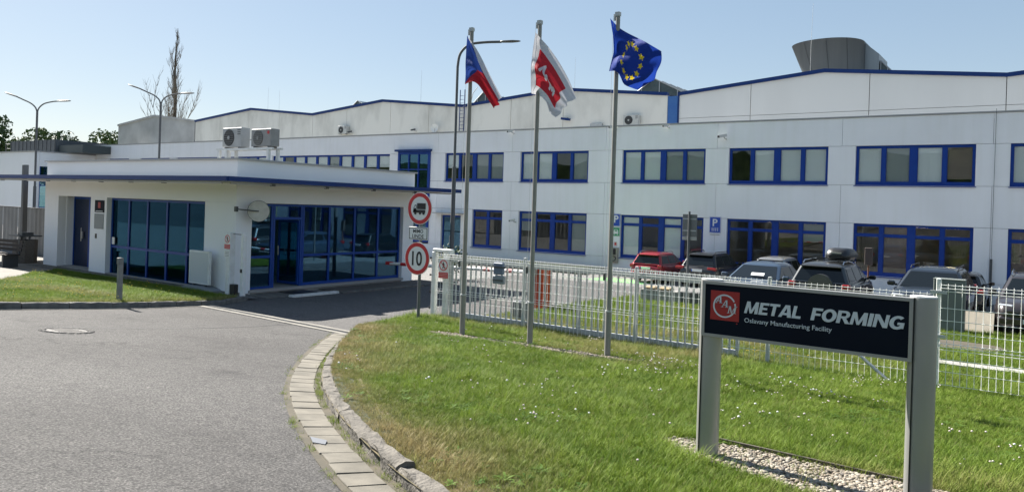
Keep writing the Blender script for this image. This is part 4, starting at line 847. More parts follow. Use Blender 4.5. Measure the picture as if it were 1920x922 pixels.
me = text_mesh('10', SIGNB, 'numeral', .33, .30, 0, .012, .004); o = bpy.data.objects.new('numeral', me); col.objects.link(o); o.location = (-11.66,12.9985,.352); o.parent = s2; o.matrix_parent_inverse = chain(s2).inverted()
b = MB(); b.bbox(-11.93,-11.36,12.995,13.007,.775,1.065,.004); tp = kid(b, 'text_plate', SIGNW, ts)
b = MB(); x0,x1,z0,z1 = -11.915,-11.375,.79,1.05
for r_ in ((x0,x1,z0,z0+.014),(x0,x1,z1-.014,z1),(x0,x0+.014,z0+.014,z1-.014),(x1-.014,x1,z0+.014,z1-.014)): b.box(r_[0],r_[1],12.9915,12.9945,r_[2],r_[3])
kid(b, 'border', SIGNB, tp)
for body, z, wd in (('MIMO',.972,.30),('LINDE',.858,.34)):
    me = text_mesh(body, SIGNB, 'lettering', .082, wd, 0, .004, .003); o = bpy.data.objects.new('lettering', me); col.objects.link(o); o.location = (-11.645,12.993,z); o.parent = tp; o.matrix_parent_inverse = chain(tp).inverted()

# ================================================================ barrier
br = thing('barrier', 'orange barrier cabinet with lowered red and white boom across the drive', 'barrier', (-11.85,18.7,-1.28))
b = MB(); b.bbox(-12.05,-11.70,18.45,18.85,-1.32,-.13,.015); kid(b, 'cabinet', ORANGE, br); b = MB(); b.bbox(-12.08,-11.67,18.42,18.88,-.128,-.10,.01); kid(b, 'lid', ORANGE, br)
b = MB(); b.box(-11.99,-11.76,18.435,18.449,-1.2,-.3); kid(b, 'door', M('orange_door',(.50,.065,.02),.5), br)
b = MB(); b.cyl((-12.0,18.35,-.27),(-17.75,18.5,-.42),.052,n=12); bm_ = kid(b, 'boom', WPAINT, br)
for k in range(6):
    t0 = .12+.15*k; p0, p1 = Vector((-12.0,18.35,-.27)), Vector((-17.75,18.5,-.42)); b = MB(); b.cyl(p0.lerp(p1,t0), p0.lerp(p1,t0+.045), .055, n=12); kid(b, 'red_band', RED, bm_)
b = MB(); b.box(-17.95,-17.62,18.46,18.54,-.46,-.36); kid(b, 'boom_end', RED, bm_)
b = MB(); b.bbox(-12.15,-11.9,18.30,18.44,-.36,-.16,.02); kid(b, 'boom_clamp', SILVER, br)

# ================================================================ street furniture
def bez3(pts, n=8):
    P = [Vector(p) for p in pts]; out = []
    for i in range(len(P)-1):
        p0,p1,p2,p3 = P[max(i-1,0)],P[i],P[i+1],P[min(i+2,len(P)-1)]
        for k in range(n): t = k/n; out.append(.5*((2*p1)+(p2-p0)*t+(2*p0-5*p1+4*p2-p3)*t*t+(3*p1-p0-3*p2+p3)*t**3))
    return out + [P[-1]]
def lamp_head(t, tip, out_dir, tilt):
    d = Vector(out_dir).normalized(); b = MB(); up = Vector((0,0,1)); sd_ = d.cross(up)
    prof = [(0,.05,.03),(.12,.085,.045),(.42,.10,.05),(.62,.07,.035),(.70,.02,.015)]; n = 10; vs = []
    for s_, hw, hh in prof:
        for j in range(n): a = 2*pi*j/n; vs.append(Vector(tip)+d*s_+up*(s_*tilt)+sd_*hw*math.cos(a)+up*hh*max(-.6,math.sin(a)))
    fs = [(i*n+j,i*n+(j+1)%n,i*n+n+(j+1)%n,i*n+n+j) for i in range(len(prof)-1) for j in range(n)]; b.add(vs,fs,0,True); b.f += [tuple(range(n-1,-1,-1)), tuple(len(vs)-n+j for j in range(n))]; b.m += [0,0]; b.sm += [False]*2
    return b.build('lamp_head', M('lamp_head_metal',(.12,.12,.115),.5,.3), t)
l1 = thing('street_lamp', 'tall single-arm street lamp whose arm curves over behind the first flag', 'street lamp', (-16.53,20.17,-1.32), group='street lamps')
b = MB(); b.tube([(0,0,0),(0,0,4.2)],[.075,.07],10); b.build('base_pole', LAMPG, l1); b = MB(); b.tube([(0,0,4.2),(0,0,7.6)]+bez3([(0,0,7.6),(.06,.05,8.05),(.3,.22,8.36),(.7,.5,8.46),(1.2,.85,8.50)],5)[1:],.045,8); b.build('arm', LAMPG, l1); lamp_head(l1,(1.15,.82,8.5),(.82,.58,0),.06)
for (x, y, zb_, zt_, lab, s_) in ((-37.15,21.62,-1.34,6.3,'twin-arm street lamp in front of the bare poplar',1.0),(-42.31,18.02,-1.32,5.7,'twin-arm street lamp at far left beside the white annex',1.0)):
    t = thing('street_lamp', lab, 'street lamp', (x,y,zb_), group='street lamps'); h = zt_-zb_
    b = MB(); b.tube([(0,0,0),(0,0,h*.45)],[.08,.075],10); b.build('base_pole', LAMPG, t); b = MB(); b.tube([(0,0,h*.45),(0,0,h)],.055,8); b.build('upper_pole', LAMPG, t)
    for sgn in (-1,1):
        dx, dy = sgn*.82, sgn*.57; ex = .05 if sgn > 0 else .30
        b = MB(); b.tube(bez3([(0,0,h-.1),(dx*.1,dy*.1,h+.15),(dx*.35,dy*.35,h+.36),(dx*.75,dy*.75,h+.46+ex*.25),(dx*1.05,dy*1.05,h+.48+ex*.6)],5),.035,7); b.build('arm', LAMPG, t); lamp_head(t,(dx*1.0,dy*1.0,h+.48+ex*.55),(dx,dy,0),.05 if sgn > 0 else .32)
# bollard, A-board, mirror, gate-end posts
bo = thing('bollard', 'slim grey metal bollard at the kerb of the gatehouse lawn', 'bollard', (-17.07,9.1,-.82)); b = MB(); b.bbox(-.05,.05,-.05,.05,-.1,.97,.012); b.build('post', M('weathered_zinc',(.22,.22,.215),.6,c2=(.17,.17,.165),vs=8), bo); b = MB(); b.bbox(-.055,.055,-.062,.03,.83,.98,.01); b.build('cap', M('weathered_zinc_cap',(.17,.17,.165),.6), bo)
ab = thing('pavement_sign', 'empty white-backed pavement display board on a wheeled base by the gatehouse corner', 'display board', (-20.55,13.35,-1.16))
b = MB(); b.bbox(-.5,.5,-.05,.05,.16,1.15,.012); b.build('frame', WPAINT, ab); b = MB(); b.box(-.45,.45,-.056,-.0505,.21,1.10); b.build('panel', M('empty_board',(.52,.55,.57),.5), ab)
b = MB(); b.prism([(-.75,0),(.75,0),(.62,.05),(.3,.11),(-.3,.11),(-.62,.05)], lambda p,q:(p,-.25,q), lambda p,q:(p,.25,q)); b.build('base', M('base_grey',(.22,.24,.26),.6), ab)
for x in (-.3,.3): b = MB(); b.box(x-.03,x+.03,-.03,.03,.11,.16); b.build('spring', DGREY, ab)
mr = thing('traffic_mirror', 'round traffic mirror seen from its pale back, on an arm from the gatehouse corner', 'traffic mirror', (-18.9,13.6,1.24))
ax = Vector((.83,-.55,.02)); b = MB(); c_ = Vector((-18.82,14.05,1.22)); b.disc(c_, .30, ax, .025, 36); b.disc(c_+ax*.02,.24,ax,.03,36); kid(b, 'back', M('mirror_back',(.60,.58,.52),.6,c2=(.50,.48,.43),vs=8), mr); b = MB()
for k in range(40):
    a0,a1 = 2*pi*k/40,2*pi*(k+1)/40; e1 = ax.orthogonal().normalized(); e2 = ax.normalized().cross(e1)
    b.tube([c_+(e1*math.cos(a0)+e2*math.sin(a0))*.302, c_+(e1*math.cos(a1)+e2*math.sin(a1))*.302], .012, 5, cap=False)
kid(b, 'rim', DGREY, mr); b = MB(); b.tube([(-19.2,13.58,1.27),(-18.9,13.5,1.26),c_+ax*.06], .018, 6); kid(b, 'arm', DGREY, mr); b = MB(); b.bbox(-19.26,-19.14,13.53,13.6,1.19,1.34,.01); kid(b, 'bracket', DGREY, mr)
gp2 = thing('gate_stop_post', 'square white gate post by the gatehouse corner carrying warning plates', 'gate post', (-19.0,13.2,-1.2)); b = MB(); b.bbox(-19.12,-18.94,13.22,13.40,-1.3,.60,.012); kid(b, 'post', WPAINT, gp2)
gp3 = thing('gate_stop_post', 'slimmer white gate post standing at the kerb right of the plated one', 'gate post', (-18.4,13.2,-1.2)); b = MB(); b.bbox(-18.47,-18.35,13.24,13.36,-1.3,.60,.012); kid(b, 'post', WPAINT, gp3); b = MB(); b.box(-18.9,-18.47,13.29,13.31,.55,.57); kid(b, 'tie', DGREY, gp3); b = MB(); b.box(-18.44,-18.38,13.21,13.24,-.5,-.4); kid(b, 'catch', BLACK, gp3)
b = MB(); b.bbox(-18.93,-18.72,13.24,13.38,-1.3,-.86,.01); kid(b, 'motor_box', BLACK, gp2)
no_entry_plate('pedestrian_ban_sign', 'no-pedestrians plate on the white post at the gatehouse corner', -19.05, .34, .27, .42, 13.21)
b = MB(); b.box(-19.18,-18.92,13.203,13.21,-.11,.11); o = b.build('notice_plate', SIGNW); fin(o, None, 'small white notice below the pedestrian ban at the gatehouse corner', 'notice'); b = MB()
for k in range(4): b.box(-19.14,-18.96,13.2012,13.2025,-.07+.04*k,-.06+.04*k)
b.build('small_print', DGREY, o)
# corrugated fence, column, notices, bin, bench at far left
cf = thing('corrugated_fence', 'grey corrugated sheet fence left of the gatehouse', 'fence', (-40,16,-1.3)); CG = M('corrugated_grey',(.235,.235,.235),.6,.2,c2=(.19,.19,.19),vs=1.2)
for k in range(6):
    x0 = -36.05-k*1.6; pts = []
    for i in range(17): xx = x0-1.58*i/16; dd_ = .035 if i % 4 in (0,1) else 0; pts.append((xx, 16+dd_))
    poly = pts + [(p, q+.004) for p, q in pts[::-1]]
    b = MB(); 
    for (p0,q0),(p1,q1) in zip(pts,pts[1:]): b.add([(p0,q0,-1.5),(p1,q1,-1.5),(p1,q1,.80),(p0,q0,.80)],[(0,1,2,3)])
    kid(b, 'sheet_panel', CG, cf)
b = MB(); b.box(-45.6,-36.0,15.99,16.06,.80,.84); kid(b, 'top_rail', DGREY, cf)
b = MB(); b.box(-36.02,-31.06,15.99,16.03,-1.5,.74); kid(b, 'end_sheet', CG, cf)
cl = thing('steel_column', 'grey steel column passing the canopy left of the gatehouse', 'column', (-37.4,15.5,-1.3)); b = MB(); b.bbox(-37.5,-37.3,15.42,15.62,-1.4,2.75,.01); kid(b, 'shaft', LAMPG, cl); b = MB(); b.bbox(-37.56,-37.24,15.36,15.68,-1.4,-1.26,.01); kid(b, 'foot', DGREY, cl)
for x, z, w_, h_, c_, lab in ((-35.9,.05,.36,.5,(.05,.07,.09),'dark letterbox on the fence left of the gatehouse'),(-34.5,.22,.7,.20,(.42,.38,.12),'yellow warning strip on the fence beside the gatehouse'),(-34.6,-.12,.42,.22,(.30,.30,.14),'small yellowish card below the warning strip on the fence')):
    t = thing('fence_notice', lab, 'notice', (x,15.9,z)); b = MB(); b.box(-w_/2,w_/2,-.03,.03,-h_/2,h_/2); b.build('plate', M('notice_'+lab[:4].strip(),c_,.6), t); b = MB(); b.box(-w_*.4,w_*.4,-.036,-.031,-h_*.1,h_*.1); b.build('band', DGREY, t)
bn = thing('litter_bin', 'squat concrete litter bin with dark lid against the corrugated fence', 'litter bin', (-32.1,13.4,-1.2)); b = MB(); b.prism([(.42*math.cos(a),.42*math.sin(a)) for a in np.linspace(0,2*pi,8,endpoint=False)+pi/8], lambda p,q:(p*.95,q*.95,0), lambda p,q:(p,q,.92)); b.build('body', M('pebbledash',(.17,.145,.12),.95,c2=(.09,.08,.07),vs=25,bump=.6,bs=40), bn); b = MB(); b.box(-.45,.45,-.4,.4,1.05,1.10); b.box(-.2,.2,-.2,.2,1.10,1.2); b.build('lid', DGREY, bn)
for x in (-.34,.34): b = MB(); b.box(x-.03,x+.03,-.03,.03,.92,1.05); b.build('support', DGREY, bn)
be = thing('park_bench', 'dark wooden park bench cut by the left edge of the picture', 'bench', (-30.6,11.9,-1.12)); WD = M('dark_wood',(.045,.035,.03),.7,c2=(.025,.02,.018),vs=5,stretch=(1,6,6))
for k in range(4): b = MB(); b.box(-.9,.9,-.25+.13*k,-.14+.13*k,.43,.47); b.build('seat_slat', WD, be)
for k in range(3): b = MB(); b.box(-.9,.9,.27+.02*k,.30+.02*k,.56+.14*k,.67+.14*k); b.build('back_slat', WD, be)
for x in (-.7,.7):
    b = MB(); b.box(x-.04,x+.04,-.25,.27,0,.43); b.box(x-.03,x+.03,.30,.34,.4,.97); b.build('leg', DGREY, be)
be.rotation_euler = (0,0,R(8))

# ================================================================ things on the roofs and walls
def ac_unit(label, loc, rz, W=.84, H=.66, D=.32, grey=(.62,.61,.58), logo=None, fan=BLACK, group=None):
    t = thing('air_conditioner', label, 'air conditioner', loc, rz, group)
    b = MB(); b.bbox(-W/2,W/2,0,D,.04,H,.012); b.build('casing', M('ac_casing',grey,.5,c2=tuple(x*.85 for x in grey),vs=6), t); r = H*.40; cx_ = -W*.14
    b = MB(); b.disc((cx_,-.004,H*.52), r, (0,1,0), .02, 28); fo = b.build('fan_opening', fan, t)
    b = MB()
    for k in range(7): z = H*.52-r*.8+r*1.6*k/6; hw = math.sqrt(max(.0001,r*r-(z-H*.52)**2))*.97; b.box(cx_-hw,cx_+hw,-.022,-.016,z-.005,z+.005)
    b.build('guard', M('ac_guard',(.20,.20,.20),.5), fo); b = MB(); b.disc((cx_,-.02,H*.52), r*.22, (0,1,0), .02, 16); b.build('hub', M('ac_hub',tuple(x*.8 for x in grey),.5), fo)
    b = MB(); b.box(-W/2-.004,-W/2,.05,D-.05,.1,H-.08); b.build('side_grille', BLACK, t)
    for x in (-W*.36,W*.36): b = MB(); b.box(x-.04,x+.04,.02,D-.02,0,.0395); b.build('foot', DGREY, t)
    b = MB()
    for k in range(3): b.box(W*.30,W*.46,-.006,-.0005,H*(.86-.1*k),H*(.90-.1*k))
    if logo: b = MB(); b.disc((W*.37,-.003,H*.80), .055, (0,1,0), .006, 18)
    b.build('badge', logo or DGREY, t); return t
std = thing('ac_stand', 'white steel rack on the gatehouse roof carrying two air conditioners', 'rack', (-20.8,15.0,2.75)); b = MB()
for y in (14.85,15.2): b.box(-22.15,-19.3,y-.03,y+.03,3.10,3.16)
kid(b, 'rail', WPAINT, std)
for x in (-22.0,-21.6,-19.5):
    for y in (14.85,15.2): b = MB(); b.box(x-.045,x+.045,y-.045,y+.045,2.745,3.099); kid(b, 'leg', WPAINT, std)
ac_unit('left air conditioner on the gatehouse roof rack, pale with dark barred fan', (-21.40,14.87,3.161), 0, .98, .66, .33, (.46,.46,.45))
ac_unit('right air conditioner on the gatehouse roof rack, greyer with red round badge', (-19.92,14.87,3.161), 0, .96, .58, .33, (.30,.295,.285), RED, M('ac_dark_fan',(.10,.095,.09),.5))
for k, (x, z, W_, lab) in enumerate(((-22.55,7.15,.95,'white air conditioner on the cream wall below the blue flag'),(-50.0,7.35,.9,'small air conditioner on the cream hall wall far left of the flags'))): ac_unit(lab, (x,HY-.40,z), 0, W_*1.15, .72, .34, (.60,.60,.57), group='air conditioners on the hall wall')
ds = thing('satellite_dish', 'white round dish on the cream hall wall above the office roof', 'satellite dish', (-39.5,HY-.1,7.5)); b = MB()
n = 20; vs = [(-39.5,HY-.25,7.55)] + [(-39.5+.38*math.cos(2*pi*k/n),HY-.42,7.55+.33*math.sin(2*pi*k/n)) for k in range(n)]; b.add(vs,[(0,1+(k+1)%n,1+k) for k in range(n)],0,True); kid(b,'bowl',WPAINT,ds); b = MB(); b.tube([(-39.5,HY-.02,7.2),(-39.5,HY-.24,7.4)],.03,5); b.tube([(-39.5,HY-.4,7.25),(-39.2,HY-.75,7.5)],.015,5); kid(b,'mount',GALV,ds)
CAMW = M('camera_housing',(.55,.55,.54),.4)
def cctv(label, x, y, z, s_=1, dark=False):
    t = thing('security_camera', label, 'security camera', (x,y,z), group='security cameras on the walls'); b = MB(); b.obox((-.02,-.30*s_,.0),(.13*s_,.34*s_,.12*s_),Matrix.Rotation(R(-50),3,'Z')@Matrix.Rotation(R(12),3,'X')); b.build('housing', DGREY if dark else CAMW, t); b = MB(); b.tube([(.05,0,-.12*s_),(.05,-.2*s_,-.10*s_),(.03,-.28*s_,-.04)],.03*s_,6); b.build('bracket', GALV, t)
    b = MB(); b.obox((-.16*s_,-.43*s_,-.04*s_),(.1*s_,.06*s_,.09*s_),Matrix.Rotation(R(-50),3,'Z')); b.build('lens', BLACK, t)
cctv('white camera on the office wall between upper and lower windows left of second flagpole', -26.95, FY, .75); cctv('white camera on the office wall above the blinds, right of the third flagpole', -13.8, FY, 5.60, 1.2)
cctv('white camera at the office parapet behind the second flagpole', -27.3, FY, 6.25); cctv('dark camera low on the cream hall wall near the small air conditioner', -49.1, HY, 7.55, 1, True); cctv('dark camera on the cream hall wall left of the satellite dish', -41.8, HY, 7.5, 1, True); cctv('small camera at the office parapet right of the blue flag pole', -20.2, FY, 6.3, 1.1)
cctv('white camera at the office parapet under the rightmost air conditioner', -17.0, FY, 6.25, .9)
fl = thing('floodlight', 'small blue floodlight tilted on the cream hall wall under the white flag', 'floodlight', (-27.6,HY-.3,7.8)); b = MB(); b.obox((-27.6,HY-.3,7.8),(.65,.25,.16),Matrix.Rotation(R(8),3,'Y')); kid(b,'head',BLUEM,fl); b = MB(); b.tube([(-27.6,HY,7.9),(-27.6,HY-.25,7.85)],.03,5); kid(b,'bracket',DGREY,fl)
rl = thing('roof_hatch', 'white roof hatch lid peeping over the office parapet at right', 'roof hatch', (-12.6,42,6.4)); b = MB(); b.prism([(-13.5,6.25),(-11.4,6.25),(-11.6,6.60),(-13.1,6.60)], lambda p,q:(p,42,q), lambda p,q:(p,43,q)); kid(b,'lid',WPAINT,rl); b = MB(); b.box(-13.6,-11.3,41.9,43.1,6.12,6.249); kid(b,'curb',COPING,rl)
ct = thing('cable_tray', 'grey cable boxes on the cream hall wall right of the white flag', 'cable tray', (-25.6,HY-.1,7.3)); b = MB(); b.box(-27.3,-24.4,HY-.12,HY-.03,7.13,7.2); kid(b,'tray',WPAINT,ct); b = MB(); b.box(-25.7,-24.8,HY-.2,HY-.03,7.2,7.42); kid(b,'box',GALV,ct)
# wall signs
def wall_sign(label, x, z, wd, h, mat, name='wall_sign'):
    t = thing(name, label, 'sign', (x,FY-.012,z)); b = MB(); b.bbox(-wd/2,wd/2,-.012,.0,-h/2,h/2,.004); b.build('plate', mat, t); b = MB(); f_ = .02
    for r_ in ((-wd/2+.01,wd/2-.01,h/2-.01-f_,h/2-.01),(-wd/2+.01,wd/2-.01,-h/2+.01,-h/2+.01+f_),(-wd/2+.01,-wd/2+.01+f_,-h/2+.03,h/2-.03),(wd/2-.01-f_,wd/2-.01,-h/2+.03,h/2-.03)): b.box(r_[0],r_[1],-.0145,-.0121,r_[2],r_[3])
    b.build('border', SIGNW, t); return t
def put_text(t, body, x, z, h, wd, mat, off=.02):
    me = text_mesh(body, mat, 'lettering', h, wd, 0, off, .003); o = bpy.data.objects.new('lettering', me); col.objects.link(o); o.parent = t; o.location = (x,-.0145,z)
t = wall_sign('blue P parking sign above the green electric car sign', -19.97, 1.02, .5, .72, SIGNBLUE, 'parking_sign'); put_text(t,'P',0,.06,.42,.28,SIGNW)
t = wall_sign('green electric-car charging sign under the first parking sign', -19.97, .36, .5, .52, SIGNGREEN, 'charging_sign'); b = MB(); b.prismY([(-.15,-.12),(.15,-.12),(.15,.02),(.10,.13),(-.10,.13),(-.15,.02)],-.0155,-.0125); b.build('car_symbol', SIGNW, t); b = MB(); b.prismY([(-.09,.03),(.09,.03),(.07,.10),(-.07,.10)],-.0175,-.0158); b.build('symbol_window', SIGNGREEN, t); b = MB(); b.box(-.12,-.07,-.0155,-.0125,-.18,-.125); b.box(.07,.12,-.0155,-.0125,-.18,-.125); b.build('symbol_wheel', SIGNW, t)
t = wall_sign('blue P parking sign with row of figures, between the dark car and office entrance window', -14.2, .98, .62, .85, SIGNBLUE, 'parking_sign'); put_text(t,'P',0,.12,.38,.26,SIGNW); b = MB()
for k in range(4): b.disc((-.15+.1*k,-.0135,-.16),.022,(0,1,0),.003,8); b.box(-.168+.1*k,-.132+.1*k,-.0155,-.0125,-.32,-.19)
b.build('figures', SIGNW, t)
b = MB(); b.box(-14.5,-13.9,FY-.02,FY-.002,.44,.50); o = b.build('small_plate', SIGNW); fin(o,None,'narrow white strip plate below the right-hand parking sign','plate'); b = MB(); b.box(-14.45,-13.95,FY-.024,FY-.0205,.46,.48); b.build('text_line', DGREY, o)
t = wall_sign('tiny red fire sign above the charging box', -19.98, -.33, .18, .22, RED, 'fire_sign')
eb = thing('charging_box', 'beige wall charger box with coiled black cable behind the third flagpole', 'charger', (-20.0,FY-.1,-.95)); b = MB(); b.bbox(-.24,.24,-.06,.09,-.44,.42,.02); b.build('back_plate', M('charger_beige',(.40,.37,.31),.6), eb); b = MB(); b.bbox(-.13,.13,-.14,-.061,.02,.36,.02); b.build('unit', BLACK, eb); b = MB(); b.tube([(.16*math.cos(a),-.10-.004*a,-.2+.13*math.sin(a)) for a in np.linspace(0,4*pi,40)],.018,5); b.build('cable', BLACK, eb)
cr = thing('card_reader', 'small dark red reader box beside the side entrance door', 'card reader', (-30.9,FY-.03,-.5)); b = MB(); b.bbox(-.09,.09,-.05,.03,-.12,.12,.01); b.build('box', M('reader_maroon',(.10,.02,.02),.5), cr); b = MB(); b.box(-.05,.05,-.056,-.051,-.05,.05); b.build('face', BLACK, cr)

# yard furniture
ss = thing('signpost', 'post with two sign plates seen from their grey backs', 'traffic sign', (-9.96,24.84,-1.33)); b = MB(); b.cyl((0,0,-.1),(0,0,2.95),.04,n=10); b.build('pole', LAMPG, ss); SB_ = M('sign_back_grey',(.17,.175,.18),.6)
for x in (-.13,.135): b = MB(); b.bbox(x-.125,x+.125,.05,.07,2.12,2.86,.004); b.build('plate', SB_, ss)
b = MB(); b.bbox(-.25,.26,.05,.07,1.98,2.10,.004); b.build('small_plate', M('plate_edge_white',(.4,.4,.38),.6), ss)
for z in (2.3,2.7): b = MB(); b.box(-.24,.24,.041,.0495,z-.02,z+.02); b.build('clamp_bar', GALV, ss)
cbk = thing('concrete_block', 'grey concrete block wall topped with tan stones behind the fence, below the red car', 'concrete block', (-10,22.8,-1.27)); 
for k in range(2): b = MB(); x = -10.65+k*.66; b.bbox(x,x+.64,22.6,23.0,-1.35,-.90,.02); kid(b,'block',CONC,cbk)
for k in range(2):
    b = MB(); x = -10.55+k*.5; b.bbox(x,x+.42,22.62,22.98,-.899,-.82,.03); kid(b,'cap_stone',M('tan_stone',(.42,.30,.17),.8,c2=(.34,.25,.15),vs=6),cbk)
cbn = thing('concrete_block', 'darker ribbed concrete block behind the fence, under the dark car', 'concrete block', (-9.1,22.9,-1.27))
for k in range(4): b = MB(); x = -9.32+k*.2; b.bbox(x,x+.185,22.65,23.0,-1.35,-.88,.015); kid(b,'rib',M('dark_concrete',(.13,.13,.125),.9),cbn)
cb = thing('utility_cabinet', 'grey-green utility cabinet in the yard lawn behind the fence post', 'cabinet', (-2.0,22.9,-1.27)); CGN = M('cabinet_green_grey',(.165,.185,.175),.6,c2=(.14,.16,.15),vs=2); b = MB(); b.bbox(-.36,.36,-.16,.18,0,1.33,.015); b.build('body', CGN, cb); b = MB(); b.bbox(-.37,.37,-.17,.19,1.332,1.36,.012); b.build('roof', CGN, cb); b = MB(); b.box(-.33,-.005,-.17,-.161,.08,1.28); b.box(.005,.33,-.17,-.161,.08,1.28); b.build('door', CGN, cb); b = MB(); b.box(-.03,-.012,-.18,-.171,.6,.75); b.build('handle', DGREY, cb)
b = MB(); b.cyl((-1.95,22.9,.12),(-1.95,22.9,.17),.05,n=8); 
sb = thing('paving_slab', 'pale concrete slab leaning upright at the lawn edge by the grey car', 'slab', (-1.35,23.25,-1.27)); b = MB(); b.obox((0,.04,.25),(.66,.06,.58),Matrix.Rotation(R(-32),3,'X')); b.build('slab', M('beige_slab',(.52,.46,.37),.9,c2=(.44,.39,.32),vs=5,bump=.2), sb)
mp = thing('marker_post', 'rusty brown post with dark box between the roof-box car and office wall', 'post', (-5.35,30.9,-1.7)); b = MB(); b.cyl((0,0,-.2),(0,0,1.55),.03,n=8); b.build('post', M('rust',(.13,.055,.03),.8), mp); b = MB(); b.bbox(-.13,.13,-.08,.08,1.55,2.2,.015); b.build('box', M('rust_box',(.06,.045,.04),.6), mp)
# gravel bed boarding below the sign
eg = thing('bed_edging', 'weathered edging board along the back of the sign gravel bed', 'edging', (-1.7,7.2,-.57)); b = MB(); b.obox((-1.75,7.02,lawn(7.02)+.0),(1.75,.025,.10),Matrix.Rotation(R(-3),3,'Z')); b.build('board', M('edging_wood',(.11,.095,.075),.9,c2=(.06,.052,.045),vs=9), None).parent = eg; eg.children[0].matrix_parent_inverse = chain(eg).inverted()
lf = MB(); lf.prismZ([(-5.12,4.42),(-4.98,4.33),(-4.86,4.36),(-4.93,4.44)], road(4.4)+.022, road(4.4)+.030); lf.build('flat_scrap', M('grey_scrap',(.12,.13,.15),.6), label='flat grey scrap lying on the gutter pavers', cat='litter')
